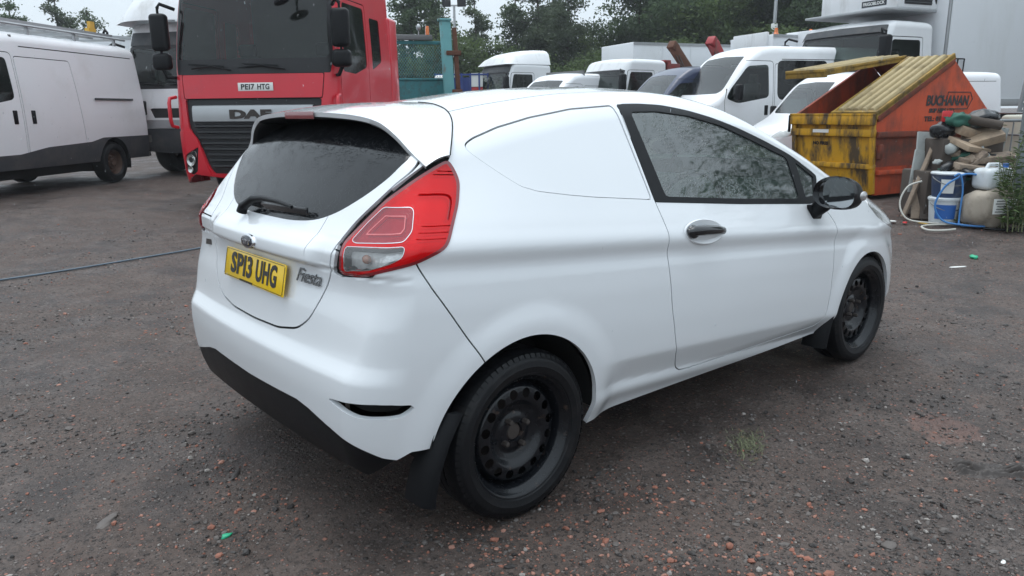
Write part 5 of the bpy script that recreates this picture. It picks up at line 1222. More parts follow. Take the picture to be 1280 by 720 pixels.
def bucket(label, D, L, z, r, h_, mat, lidmat, band):
    t = thing('bucket', label, 'bucket', yz(D, L, z), A0, 'buckets by the rubbish heap')
    b = MB(); b.lathe([(r*.84, 0), (r*.86, .01), (r*.98, h_*.86), (r*1.04, h_*.87), (r*1.04, h_*.92), (r, h_*.93)], axis='z', seg=32); b.build('tub', mat, t)
    b = MB(); b.lathe([(0, h_*1.0), (r*.7, h_*1.0), (r*.98, h_*.985), (r*1.05, h_*.95), (r*1.05, h_*.90)], axis='z', seg=32); b.build('lid', lidmat, t)
    b = MB(); b.lathe([(r*.905, h_*.18), (r*.972, h_*.72)], axis='z', seg=32, a0=band[0], a1=band[1]); o = b.build('paper_label', band[2], t); o.scale = (1.006, 1.006, 1)
    b = MB(); b.tube([(r*1.03*math.cos(a), r*1.03*math.sin(a)-.02*math.sin((a)), h_*.80-.09*abs(math.sin(a))) for a in np.linspace(math.pi, 2*math.pi, 15)], .005, 6); b.build('handle', 'galv', t)
bucket('white and blue paint bucket standing on the ground under another bucket', 8.42, 4.93, 0, .165, .29, 'poly', 'poly', (3.6, 5.0, 'blue_plastic'))
bucket('dark blue paint bucket with a white lid stacked on a paler bucket', 8.42, 4.94, .285, .172, .28, 'navy_plastic', 'poly', (3.8, 4.6, 'plate_white'))
put(lump('rubble_sack', 'sack', None, (.25, .21, .235), 3, .16, .22), 8.15, 5.33, 0, .1, 'brown paper sack with a white printed label, slumped by the weeds', 'sack')
b = MB(); b.grid([[(x, -.262-.01*math.cos(x*9), z) for z in np.linspace(.22, .38, 4)] for x in np.linspace(-.13, .13, 7)])
for k in range(5): b.box((-.04, -.275, .245+.028*k), (.14-.02*(k % 3), .003, .010), m=1)
o = put(b.build('sack_label', ['plate_white', 'cab_grey'], fix=False), 8.155, 5.30, -.06, .12, 'white printed paper label stuck to the brown sack', 'label')
b = MB(); b.box((0, 0, .115), (.36, .25, .23)); jc = b.build('jerrycan_body', 'poly', None, bevel=.06, seg=4)
jr = thing('jerrycan', 'translucent white plastic jerrycan lying on top of the brown sack', 'jerrycan', yz(8.2, 5.38, .385), A0+.25); jc.parent = jr
b = MB(); b.tube([(-.10, 0, .22), (-.08, 0, .265), (.06, 0, .265), (.09, 0, .22)], .02); b.build('grip', 'poly', jr, smooth=60); b = MB(); b.lathe([(.03, 0), (.03, .05), (0, .05)], c=(.15, 0, .22), axis='z', seg=14); b.build('cap', 'blue_plastic', jr)
# boards and timbers
def board(name, label, D, L, z, size, rot, mat, cat='board', group='boards in the rubbish heap'):
    b = MB(); b.box((0, 0, 0), size); o = b.build(name, mat, None, bevel=.006); o.location = yz(D, L, z); o.rotation_euler = (rot[0], rot[1], A0+rot[2]); return tag(o, label, cat, group)
board('plasterboard_sheet', 'grey plasterboard sheet standing upright behind the buckets', 8.95, 5.00, .64, (.34, .03, .62), (-.12, .06, .15), 'plaster')
board('plasterboard_sheet', 'pale broken plasterboard piece leaning beside the grey sheet', 8.90, 4.86, .50, (.22, .03, .50), (-.15, .18, .1), 'plaster')
for k, (D, L, z, sz, rt, mt, lb) in enumerate((
  (8.75, 5.32, .98, (.34, .26, .10), (.35, .25, .3), 'cardboard', 'flattened cardboard box topmost of the heap beside the tubes'),
  (8.65, 5.52, .90, (.36, .26, .10), (.45, -.30, -.2), 'cardboard', 'folded cardboard box tilted over the right of the heap'),
  (8.60, 5.30, .82, (.42, .28, .06), (.4, .12, .5), 'cardboard', 'crushed cardboard sheet wedged in the middle of the heap'),
  (8.50, 5.50, .68, (.62, .16, .07), (.25, -.06, .05), 'timber', 'thick pale timber offcut lying level across the heap'),
  (8.40, 5.36, .58, (.60, .12, .06), (.2, .14, .1), 'timber', 'thin pale batten lying just above the jerrycan'),
  (8.45, 5.20, .62, (.46, .14, .05), (.2, -.65, .2), 'timber', 'short plank sloping down towards the bucket lid'),
  (8.85, 5.70, .84, (.30, .30, .34), (.1, .1, .4), 'plaster', 'grey concrete-coloured block at the weedy end of the heap'))):
    board('cardboard_box' if mt == 'cardboard' else 'timber_offcut' if mt == 'timber' else 'grey_block', lb, D, L, z, sz, rt, mt, 'box' if mt == 'cardboard' else 'timber' if mt == 'timber' else 'block', 'offcuts in the rubbish heap')
b = MB(); b.box((0, 0, .26), (.95, .5, .52)); o = b.build('crate_core', 'timber_dark', None, bevel=.02); put(o, 8.90, 5.34, 0, .1, 'dark wooden crate buried under the rubbish heap', 'crate')
b = MB(); b.box((0, 0, .18), (.7, .4, .36)); o = b.build('crate_core', 'timber_dark', None, bevel=.02); put(o, 8.80, 5.36, .52, .05, 'small dark crate stacked on another inside the heap', 'crate')
for D0, L0, z0, D1, L1, z1, w_, mt, lb in ((8.70, 4.55, .02, 8.85, 5.05, .98, .055, 'timber', 'long grey pole leaning up the left flank of the heap'), (8.60, 4.80, .0, 8.80, 4.92, .55, .11, 'timber_dark', 'dark weathered plank leaning beside the buckets'), (8.66, 4.70, 0, 8.85, 4.80, .42, .09, 'timber', 'short brown plank leaning beside the dark plank')):
    b = MB(); p0, p1 = yz(D0, L0, z0), yz(D1, L1, z1); b.bar((0, 0, 0), p1-p0, w_, .035); o = b.build('leaning_plank', mt, None, bevel=.006); o.location = p0; tag(o, lb, 'plank', 'planks leaning on the heap')
put(lump('bin_bag', 'bin_bag', None, (.20, .15, .10), 11, .2), 8.75, 5.55, 1.02, .2, 'shiny black bin bag on the right top of the heap', 'bag', 'bags on the heap')
put(lump('bin_bag', 'bin_bag', None, (.15, .12, .10), 12, .2), 8.75, 5.02, .90, .5, 'small black bag hanging over the grey plasterboard', 'bag', 'bags on the heap')
put(lump('tangled_netting', 'netting', None, (.17, .12, .09), 13, .3), 8.70, 5.18, 1.02, .3, 'dark green tangled netting on top of the heap', 'netting')
b = MB(); b.tube([(-.22, 0, .06), (.22, 0, -.03)], .05, 14); put(b.build('old_pipe', 'timber_dark'), 8.62, 5.42, 1.06, -.35, 'short dark brown pipe lying across the top of the heap', 'pipe')
b = MB(); b.lathe([(.0, .12), (.05, .12), (.055, .11), (.055, .01), (.05, 0), (0, 0)], axis='z', seg=20); put(b.build('tin_can', 'can_red'), 8.70, 5.02, 1.08, 0, 'small red tin standing on the top of the heap', 'tin')
def tube_thing(name, label, cat, pts, r, mat, smooth_n=6):
    P = [Vector(p) for p in pts]; Q = []
    for i in range(len(P)-1):
        p0, p1, p2, p3 = P[max(i-1, 0)], P[i], P[i+1], P[min(i+2, len(P)-1)]
        for k in range(smooth_n):
            t = k/smooth_n; Q.append(.5*((2*p1)+(p2-p0)*t+(2*p0-5*p1+4*p2-p3)*t*t+(3*p1-p0-3*p2+p3)*t**3))
    Q.append(P[-1]); o0 = Q[0].copy(); b = MB(); b.tube([q-o0 for q in Q], r, 8); o = b.build(name, mat, None, smooth=70, fix=True); o.location = o0; return tag(o, label, cat)
tube_thing('blue_hose', 'thin blue hose looping over the buckets and along the ground', 'hose', [yz(8.35, 5.85, .02), yz(8.05, 5.30, .015), yz(8.15, 5.0, .02), yz(8.25, 4.80, .06), yz(8.28, 4.70, .22), yz(8.25, 4.78, .42), yz(8.2, 4.90, .52), yz(8.2, 5.02, .56), yz(8.2, 5.2, .54), yz(8.2, 5.35, .50)], .011, 'hose_blue')
tube_thing('blue_hose', 'short blue hose hanging down the front of the buckets', 'hose', [yz(8.20, 4.86, .54), yz(8.18, 4.92, .56), yz(8.18, 4.98, .40), yz(8.18, 4.98, .10), yz(8.15, 5.0, .015), yz(8.1, 5.25, .012)], .010, 'hose_blue')
tube_thing('white_cable', 'dirty white cable curling off the ground left of the buckets', 'cable', [yz(8.30, 4.95, .012), yz(8.35, 4.70, .015), yz(8.5, 4.48, .04), yz(8.6, 4.42, .20), yz(8.62, 4.52, .38), yz(8.6, 4.70, .44)], .010, 'hose_white')
tube_thing('white_cable', 'loose white cable lying flat in front of the buckets', 'cable', [yz(8.2, 5.05, .012), yz(8.25, 4.75, .012), yz(8.2, 4.5, .012), yz(8.0, 4.45, .012), yz(7.95, 4.62, .012), yz(7.98, 4.80, .012)], .011, 'hose_white')
tube_thing('black_cable', 'black cable lying on the ground in front of the sack', 'cable', [yz(7.95, 5.15, .012), yz(7.85, 5.35, .012), yz(7.86, 5.7, .012), yz(8.0, 5.95, .012)], .012, 'black_trim')
for k, (D, L, c, lb, sz) in enumerate(((8.55, 4.30, 'plate_white', 'crumpled white wrapper on the ground by the white cable', (.12, .07, .02)), (8.45, 4.42, 'can_red', 'small red wrapper on the ground by the white cable', (.07, .05, .02)), (8.35, 4.62, 'lid_rib', 'small yellow plastic scrap under the white cable', (.16, .03, .02)), (9.3, 4.35, 'plate_white', 'white scrap lying beside the skip corner', (.14, .06, .015)), (9.6, 4.15, 'plate_white', 'flat white scrap under the front of the skip', (.12, .06, .012)))):
    put(lump('litter_scrap', c, None, (sz[0]/2, sz[1]/2, sz[2]/2), 40+k, .3, 0, 10, 6), D, L, 0, k, lb, 'litter', 'litter around the heap')

for k in range(26):
    g_ = random.Random(200+k); D, L = g_.uniform(8.35, 8.75), g_.uniform(4.85, 5.75); z = max(.02, .98-abs(L-5.3)*.5-(8.8-D)*.9)+g_.uniform(-.06, .08); r = g_.uniform(.035, .10)
    mt = g_.choice(['cardboard', 'timber', 'plaster', 'bin_bag', 'sack', 'timber_dark', 'poly', 'netting'])
    put(lump('broken_scrap', mt, None, (r*g_.uniform(.8, 1.6), r*.8, r*g_.uniform(.35, .8)), 300+k, .35, .1, 10, 7), D, L, z, 0, 'small broken %s scrap wedged among the boards and bags' % {'cardboard': 'cardboard', 'timber': 'wooden', 'plaster': 'grey plaster', 'bin_bag': 'black plastic', 'sack': 'brown paper', 'timber_dark': 'dark wooden', 'poly': 'white plastic', 'netting': 'green netting'}[mt], 'scrap', 'broken scraps in the rubbish heap', (g_.uniform(-.6, .6), g_.uniform(-.6, .6), g_.uniform(0, 6)))
# barrier, bulk tank, ramp and post at the right
br = thing('crowd_barrier', 'grey tubular steel barrier behind the rubbish heap', 'barrier', yard(9.9, 7.15), A0+.12)
b = MB(); b.tube([(-1.1, 0, 0), (-1.1, 0, 1.02), (1.1, 0, 1.02), (1.1, 0, 0)], .022, 8); b.tube([(-1.1, 0, .25), (1.1, 0, .25)], .018, 8); b.build('barrier_frame', 'galv', br, smooth=60)
for k in range(1, 14): b = MB(); b.tube([(-1.1+2.2*k/14, 0, .25), (-1.1+2.2*k/14, 0, 1.02)], .009, 6); b.build('upright', 'galv', br)
bt = thing('bulk_tank', 'cream plastic bulk tank in a cage behind the barrier', 'tank', yard(10.9, 7.75), A0+.1)
b = MB(); b.box((0, 0, .60), (1.15, .95, .95)); b.build('tank_shell', M('tank_cream', (.50, .50, .42), .5, var=.1), bt, bevel=.06, seg=3)
for z in (.2, .5, .8, 1.1):
    b = MB(); b.tube([(-.6, -.5, z), (.6, -.5, z), (.6, .5, z), (-.6, .5, z)], .014, 6, closed=True); b.build('cage_hoop', 'galv', bt)
for x in (-.6, -.2, .2, .6): b = MB(); b.tube([(x, -.51, .12), (x, -.51, 1.12)], .012, 6); b.build('cage_bar', 'galv', bt)
b = MB(); b.box((0, 0, .07), (1.2, 1.0, .12)); b.build('pallet', 'timber', bt)
rp = thing('loading_ramp', 'grey perforated steel ramp leg standing upright by the refrigerated lorry', 'ramp', yard(12.4, 8.22), A0+.1)
b = MB(); b.box((0, 0, .95), (.30, .06, 1.9), (0, .10, 0)); b.build('ramp_plate', 'post_grey', rp, bevel=.01)
for i in range(7):
    for j in range(3): b = MB(); b.box((-.085+.085*j+.12*(.1*i/.7)*0+.018*i*.55, -.034, 1.05+.105*i), (.042, .006, .034)); b.build('hole', 'plate_white', rp)
b = MB(); b.bar((.2, 0, 1.45), (1.2, .1, 1.40), .08, .10); b.build('cross_beam', 'post_grey', rp, bevel=.01)
for x in (.5, .8, 1.1): b = MB(); b.tube([(x, .05, .2), (x, .06, 1.4)], .015, 6); b.build('rail_bar', 'galv', rp)
gp_ = thing('grey_post', 'thick grey post standing in the weeds at the edge of the yard', 'post', yard(8.3, 5.56), 0)
b = MB(); b.tube([(0, 0, 0), (0, 0, .30)], .085, 20); b.build('post_base', 'black_trim', gp_, smooth=60); b = MB(); b.tube([(0, 0, .301), (0, 0, 1.25)], .075, 20); b.build('post_shaft', 'post_grey', gp_, smooth=60)

# weeds
MAT['weed'] = M('weed', (.075, .125, .035), .7, var=.35, vs_=20); MAT['weed_stem'] = M('weed_stem', (.12, .13, .06), .7, var=.2)
def weed(label, D, L, h_, n, seed, spread=.12, leaf=.15):
    g = random.Random(seed); t = thing('tall_weed', label, 'weed', yard(D, heapL(D, L)), 0, 'weeds by the rubbish heap'); st = MB(); lf = MB()
    for k in range(n):
        a = g.uniform(0, 6.28); hh = h_*g.uniform(.6, 1); bx, by = g.gauss(0, spread*.5), g.gauss(0, spread*.5); lean = Vector((math.cos(a)*spread*g.random(), math.sin(a)*spread*g.random(), 0))
        pth = [Vector((bx, by, 0))+lean*(q*q)*1.5+Vector((0, 0, hh*q)) for q in (0, .35, .7, 1)]; st.tube(pth, [.007, .006, .004, .002], 5)
        m_ = int(hh/.024)
        for i in range(m_):
            q = .12+.88*i/m_; p = Vector((bx, by, 0))+lean*(q*q)*1.5+Vector((0, 0, hh*q)); b_ = i*2.4+g.uniform(-.4, .4); ll = leaf*(1.15-.75*q)*g.uniform(.7, 1.2)
            d = Vector((math.cos(b_), math.sin(b_), g.uniform(.1, .8))).normalized(); sd_ = d.cross(Vector((0, 0, 1))).normalized()*ll*.13; dr_ = Vector((0, 0, -ll*.25))
            lf.add([p, p+d*ll*.5+sd_, p+d*ll+dr_, p+d*ll*.5-sd_], [(0, 1, 2, 3)])
    st.build('stem', 'weed_stem', t, fix=False); lf.build('foliage', 'weed', t, fix=False, smooth=0)
for i, (D, L, h_, n, sp_, lb) in enumerate(((8.05, 5.56, 1.15, 10, .18, 'tallest weed with narrow leaves at the grey post'), (7.80, 5.42, .62, 6, .12, 'middling weed in front of the paper sack'), (8.0, 5.85, .95, 6, .15, 'bushy weed past the grey post'), (7.85, 5.62, .45, 6, .14, 'low bushy weed at the foot of the tallest weed'), (8.25, 5.16, .20, 8, .14, 'low weed tuft between the buckets and the sack'), (8.9, 5.95, 1.1, 6, .16, 'tall weed behind the grey post'), (8.0, 6.15, .5, 7, .2, 'low weeds along the edge past the grey post'))):
    weed(lb, D, L, h_, n, i, sp_)

# ================================================================ the ground
def vnoise(x, y, sc, seed):
    g = np.random.default_rng(seed); T_ = g.random((64, 64)); X, Y = x*sc, y*sc; i, j = np.floor(X).astype(int), np.floor(Y).astype(int); u, v = X-i, Y-j; u = u*u*(3-2*u); v = v*v*(3-2*v)
    a, b_, c, d = T_[i % 64, j % 64], T_[(i+1) % 64, j % 64], T_[i % 64, (j+1) % 64], T_[(i+1) % 64, (j+1) % 64]
    return (a*(1-u)+b_*u)*(1-v)+(c*(1-u)+d*u)*v-.5
def relief(x, y):
    h_ = .030*vnoise(x, y, .55, 1)+.016*vnoise(x, y, 2.1, 2)+.008*vnoise(x, y, 6.3, 3)+.004*vnoise(x, y, 15, 4)
    near = np.minimum.reduce([np.hypot(x-a, y-b_) for a in (0, 2.489) for b_ in (-.75, .75)]); k = sst(near, .10, .45)
    return h_*k-.006
G_ang = np.concatenate([np.linspace(YAW-rad(46), YAW+rad(46), 420), np.linspace(YAW+rad(46), YAW+2*math.pi-rad(46), 60)[1:-1]])
G_rad = np.concatenate([[.0], np.geomspace(.45, 16, 330), np.geomspace(16.5, 600, 60)])
AA, RR = np.meshgrid(G_ang, G_rad, indexing='ij'); GX = CAM.x+RR*np.cos(AA); GY = CAM.y+RR*np.sin(AA)
GZv = ground_z(GX, GY)+relief(GX, GY)*(1-sst(RR, 20, 60))
na_, nr_ = AA.shape; I_ = np.arange(na_*nr_).reshape(na_, nr_); Q_ = np.stack([I_, np.roll(I_, -1, 0)], 0)
faces = np.stack([Q_[0][:, :-1], Q_[0][:, 1:], Q_[1][:, 1:], Q_[1][:, :-1]], -1).reshape(-1, 4)
def np_mesh(name, V, F, mats, mi=None, smooth=True):
    me = bpy.data.meshes.new(name); k = F.shape[1]; nf = len(F)
    me.vertices.add(len(V)); me.vertices.foreach_set('co', np.ascontiguousarray(V, np.float32).ravel()); me.loops.add(nf*k); me.loops.foreach_set('vertex_index', np.ascontiguousarray(F, np.int32).ravel())
    me.polygons.add(nf); me.polygons.foreach_set('loop_start', np.arange(0, nf*k, k, dtype=np.int32))
    for mt in mats: me.materials.append(MAT[mt] if isinstance(mt, str) else mt)
    if mi is not None: me.polygons.foreach_set('material_index', np.ascontiguousarray(mi, np.int32))
    me.polygons.foreach_set('use_smooth', np.full(nf, smooth)); me.update(calc_edges=True); return bpy.data.objects.new(name, me)
def ground_mat():
    mt, n, l, p = _nodes('ground'); co = coords(n, l)
    big = noise(n, l, co, .35, 5); mid = noise(n, l, co, 3.2, 6, .7); fine = noise(n, l, co, 38, 5, .75)
    c = mixc(n, l, ramp(n, l, big, [(.35, 0), (.65, 1)]), (.060, .0415, .0345), (.100, .072, .060))
    damp = ramp(n, l, noise(n, l, co, 1.3, 6, .65), [(.46, 0), (.60, 1)])
    c = mixc(n, l, damp, c, (.033, .023, .0195))
    c = mixc(n, l, ramp(n, l, mid, [(.44, 0), (.72, 1)]), c, (.126, .097, .084))
    c = mixc(n, l, ramp(n, l, fine, [(.30, 1), (.52, 0)]), c, (.020, .0150, .013))
    h_ = None
    for sc, thr, k in ((55, .36, .9), (120, .36, .5), (26, .24, .8)):
        v = n.new('ShaderNodeTexVoronoi'); v.inputs['Scale'].default_value = sc; v.inputs['Randomness'].default_value = 1; l.new(co, v.inputs['Vector'])
        sep_ = n.new('ShaderNodeSeparateColor'); l.new(v.outputs['Color'], sep_.inputs[0])
        pick = ramp(n, l, sep_.outputs[0], [(.50, 0), (.55, 1)]); shape = ramp(n, l, v.outputs['Distance'], [(thr-.08, 1), (thr+.04, 0)])
        m_ = n.new('ShaderNodeMath'); m_.operation = 'MULTIPLY'; l.new(pick, m_.inputs[0]); l.new(shape, m_.inputs[1])
        scol = ramp(n, l, sep_.outputs[1], [(0, (.023, .018, .016)), (.45, (.095, .076, .068)), (.80, (.20, .17, .155)), (.87, (.22, .10, .075)), (1, (.30, .14, .10))])
        c = mixc(n, l, m_.outputs[0], c, scol)
        if h_ is None: h_ = m_.outputs[0]
        else:
            ad = n.new('ShaderNodeMath'); ad.operation = 'ADD'; l.new(h_, ad.inputs[0]); l.new(m_.outputs[0], ad.inputs[1]); h_ = ad.outputs[0]
    # a crushed-brick smear
    geo = n.new('ShaderNodeNewGeometry'); dv = n.new('ShaderNodeVectorMath'); dv.operation = 'DISTANCE'; dv.inputs[1].default_value = (1.92, -1.49, 0); l.new(geo.outputs['Position'], dv.inputs[0])
    ad = n.new('ShaderNodeMath'); ad.operation = 'MULTIPLY_ADD'; l.new(noise(n, l, co, 9, 5), ad.inputs[0]); ad.inputs[1].default_value = -.28; l.new(dv.outputs['Value'], ad.inputs[2])
    c = mixc(n, l, ramp(n, l, ad.outputs[0], [(-.06, .34), (.03, 0)]), c, (.26, .135, .105))
    l.new(c, p.inputs['Base Color'])
    wet = ramp(n, l, damp, [(0, .72), (1, .40)]); l.new(wet, p.inputs['Roughness']); p.inputs['Specular IOR Level'].default_value = .45
    b1 = bump(n, l, fine, .8, .016); b2 = bump(n, l, h_, .9, .010, b1); l.new(b2, p.inputs['Normal']); return mt
GM = ground_mat()
g_o = np_mesh('ground', np.stack([GX, GY, GZv], -1).reshape(-1, 3), faces[:, ::-1], [GM]); C.objects.link(g_o); tag(g_o, kind='structure')

# churned mud with tread ridges
ru, rv_ = np.meshgrid(np.linspace(-.24, .24, 110), np.linspace(-.12, .12, 64), indexing='ij'); rX = 1.61+ru*.62+rv_*.78; rY = -1.77-ru*.78+rv_*.62
fall = np.clip(1.15-(ru/.21)**2-(rv_/.10)**2+1.2*vnoise(rX, rY, 14, 41), 0, 1); fall = fall*fall*(3-2*fall)
rh_ = fall*(.013*np.sin(rv_*190+9*vnoise(rX, rY, 9, 42))*sst(vnoise(rX, rY, 13, 43), -.2, .25)+.016*vnoise(rX, rY, 34, 44)+.012*vnoise(rX, rY, 80, 45)+.010)-.004*(1-fall)
I2 = np.arange(ru.size).reshape(ru.shape); f2 = np.stack([I2[:-1, :-1], I2[1:, :-1], I2[1:, 1:], I2[:-1, 1:]], -1).reshape(-1, 4)
mo_ = np_mesh('mud_ruts', np.stack([rX, rY, ground_z(rX, rY)+relief(rX, rY)+rh_], -1).reshape(-1, 3), f2, [M('wet_mud', (.036, .027, .023), .5, var=.5, vs_=25, b=.4, bs=70)]); C.objects.link(mo_); tag(mo_, kind='structure')
# loose stones in view
def stones(N, rmin, rmax, smin, smax, seed):
    g = np.random.default_rng(seed); r = rmin*(rmax/rmin)**(g.random(N)**.8); a = YAW+rad(44)*(g.random(N)*2-1); x, y = CAM.x+r*np.cos(a), CAM.y+r*np.sin(a)
    cl_ = vnoise(x, y, 1.6, 21)+vnoise(x, y, 4.5, 22)*.8; keep = cl_ > g.normal(0, .22, N)+.02
    keep &= ~((x > -.55) & (x < 3.2) & (np.abs(y) < .7)); x, y, r = x[keep], y[keep], r[keep]; n = len(x)
    s = smin*np.exp(g.exponential(.42, n)); s = np.minimum(s, smax); ph = (1+5**.5)/2
    ico = np.array([(-1, ph, 0), (1, ph, 0), (-1, -ph, 0), (1, -ph, 0), (0, -1, ph), (0, 1, ph), (0, -1, -ph), (0, 1, -ph), (ph, 0, -1), (ph, 0, 1), (-ph, 0, -1), (-ph, 0, 1)])/1.9
    F = np.array([(0, 11, 5), (0, 5, 1), (0, 1, 7), (0, 7, 10), (0, 10, 11), (1, 5, 9), (5, 11, 4), (11, 10, 2), (10, 7, 6), (7, 1, 8), (3, 9, 4), (3, 4, 2), (3, 2, 6), (3, 6, 8), (3, 8, 9), (4, 9, 5), (2, 4, 11), (6, 2, 10), (8, 6, 7), (9, 8, 1)])
    sx = np.stack([g.uniform(.7, 1.5, n), g.uniform(.6, 1.1, n), g.uniform(.35, .85, n)], 1)*s[:, None]
    V = ico[None]*(1+g.normal(0, .16, (n, 12, 1)))*sx[:, None, :]; th = g.uniform(0, 6.28, n); c_, s_ = np.cos(th)[:, None], np.sin(th)[:, None]; tl_ = g.normal(0, .25, n)[:, None]
    X = V[..., 0]*c_-V[..., 1]*s_; Y = V[..., 0]*s_+V[..., 1]*c_; Z = V[..., 2]+X*tl_*.5
    Z = Z+(ground_z(x, y)+relief(x, y)+.30*sx[:, 2])[:, None]; P_ = np.stack([X+x[:, None], Y+y[:, None], Z], -1).reshape(-1, 3)
    FF = (F[None]+(np.arange(n)*12)[:, None, None]).reshape(-1, 3); brick_p = np.clip(.17+.5*vnoise(x, y, .9, 33), .03, .45); u = g.random(n)
    mi = np.where(u < brick_p, 3+(g.random(n) < .3), np.where(g.random(n) < .5, 0, np.where(g.random(n) < .9, 1, 2))); return P_, FF, np.repeat(mi, 20)
SM = [M('stone_dark', (.034, .029, .027), .6, var=.3, vs_=60), M('stone_grey', (.105, .090, .082), .65, var=.25, vs_=60), M('stone_pale', (.27, .245, .225), .7, var=.2, vs_=60), M('brick_bit', (.26, .105, .070), .75, var=.3, vs_=60), M('brick_pink', (.34, .17, .125), .75, var=.25, vs_=60)]
for nm, a in (('loose_gravel', (52000, 1.15, 10, .0028, .009, 5)), ('loose_stones', (11000, 1.2, 14, .0050, .015, 6))):
    V_, F_, mi_ = stones(*a); o = np_mesh(nm, V_, F_, SM, mi_, smooth=False); C.objects.link(o); tag(o, kind='stuff')
# single pieces of litter and stone that can be picked out
def on_ground(x, y): return float(ground_z(x, y)+relief(np.array(x), np.array(y)))
def bit(name, label, cat, x, y, r, seed, mat, rz=0):
    o = lump(name, mat, None, r, seed, .25, 0, 12, 8); o.location = (x, y, on_ground(x, y)-.002); o.rotation_euler = (0, 0, rz); return tag(o, label, cat)
def gpt(x, y, dz=.0): return (x, y, on_ground(x, y)+dz)
tube_thing('water_hose', 'thin blue-grey hose running straight across the gravel towards the car', 'hose', [gpt(-2.2, 4.78, .012), gpt(-.78, 4.94, .012), gpt(-.16, 5.03, .014), gpt(.5, 5.19, .012), gpt(1.03, 5.35, .012), gpt(1.9, 5.62, .012), gpt(2.9, 5.8, .010)], .0085, M('hose_slate', (.09, .125, .16), .45, var=.2), 8)
MAT['litter_green'] = M('litter_green', (.02, .38, .20), .5)
bit('litter_scrap', 'tiny bright green plastic scrap on the gravel behind the rear bumper', 'litter', -.83, -.25, (.022, .010, .006), 61, 'litter_green')
bit('litter_scrap', 'bright green plastic scrap on the gravel in front of the rubbish heap', 'litter', 6.06, -.22, (.045, .03, .02), 62, 'litter_green', .5)
bit('litter_scrap', 'thin flat white strip on the gravel ahead of the parked car', 'litter', 5.61, -.25, (.085, .02, .006), 63, 'plate_white', -.5)
bit('flat_stone', 'flat grey slate lying on the gravel far behind the bumper', 'stone', -1.1, .13, (.055, .022, .006), 64, SM[1], .8)
bit('flat_stone', 'flat grey stone on the gravel by the small brick pieces', 'stone', .75, -1.75, (.028, .022, .008), 65, SM[1], .2)
bit('dead_leaf', 'long dry grey leaf lying behind the rear bumper', 'leaf', -.63, .17, (.05, .012, .004), 66, SM[0], .9)
bit('brick_piece', 'rounded red brick piece on the gravel beside the rear wheel', 'brick piece', .35, -1.42, (.014, .012, .010), 67, SM[3])
bit('litter_scrap', 'tiny white scrap on the gravel near the bottom of the yard', 'litter', .93, -2.02, (.012, .007, .003), 68, 'plate_white')
# sparse grass tuft
gr_v = []; gr_f = []
g = np.random.default_rng(9)
for k in range(420):
    x, y = 1.07+g.normal(0, .085), -1.03+g.normal(0, .035); x, y = 1.07+(x-1.07)*.8-(y+1.03)*.6, -1.03+(x-1.07)*.45+(y+1.03)*.8; a = g.uniform(0, 6.28); h_ = g.uniform(.012, .034); d = np.array([math.cos(a), math.sin(a), 0]); z = on_ground(x, y); p = np.array([x, y, z]); w_ = np.array([-d[1], d[0], 0])*.0019
    i = len(gr_v); gr_v += [p-w_, p+w_, p+d*h_*1.1+np.array([0, 0, h_*.6])]; gr_f.append((i, i+1, i+2))
MAT['grass'] = M('grass', (.15, .16, .09), .8, var=.3)
o = np_mesh('grass_tuft', np.array(gr_v), np.array(gr_f), ['grass'], smooth=False); C.objects.link(o); tag(o, kind='stuff')

# ================================================================ trees
def leaf_mat(name, c1, c2):
    mt, n, l, p = _nodes(name); co = coords(n, l); oi = n.new('ShaderNodeObjectInfo')
    f = noise(n, l, co, 1.1, 4, .7); c = mixc(n, l, ramp(n, l, f, [(.35, 0), (.65, 1)]), c1, c2)
    hs_ = n.new('ShaderNodeHueSaturation'); mr_ = n.new('ShaderNodeMapRange'); mr_.inputs['To Min'].default_value = .75; mr_.inputs['To Max'].default_value = 1.2; l.new(oi.outputs['Random'], mr_.inputs['Value']); l.new(mr_.outputs[0], hs_.inputs['Value']); l.new(c, hs_.inputs['Color'])
    l.new(hs_.outputs[0], p.inputs['Base Color']); p.inputs['Roughness'].default_value = .65; p.inputs['Specular IOR Level'].default_value = .3
    tr = n.new('ShaderNodeBsdfTranslucent'); l.new(hs_.outputs[0], tr.inputs[0]); mx_ = n.new('ShaderNodeMixShader'); mx_.inputs[0].default_value = .45
    l.new(p.outputs[0], mx_.inputs[1]); l.new(tr.outputs[0], mx_.inputs[2]); l.new(mx_.outputs[0], n['Material Output'].inputs['Surface']); return mt
MAT['bark'] = M('bark', (.055, .045, .038), .9, var=.3, vs_=6, b=.5, bs=20)
MAT['leaf_dark'] = leaf_mat('leaf_dark', (.050, .078, .044), (.100, .150, .068)); MAT['leaf_mid'] = leaf_mat('leaf_mid', (.072, .112, .044), (.135, .190, .070)); MAT['leaf_grey'] = leaf_mat('leaf_grey', (.072, .100, .064), (.130, .170, .096))
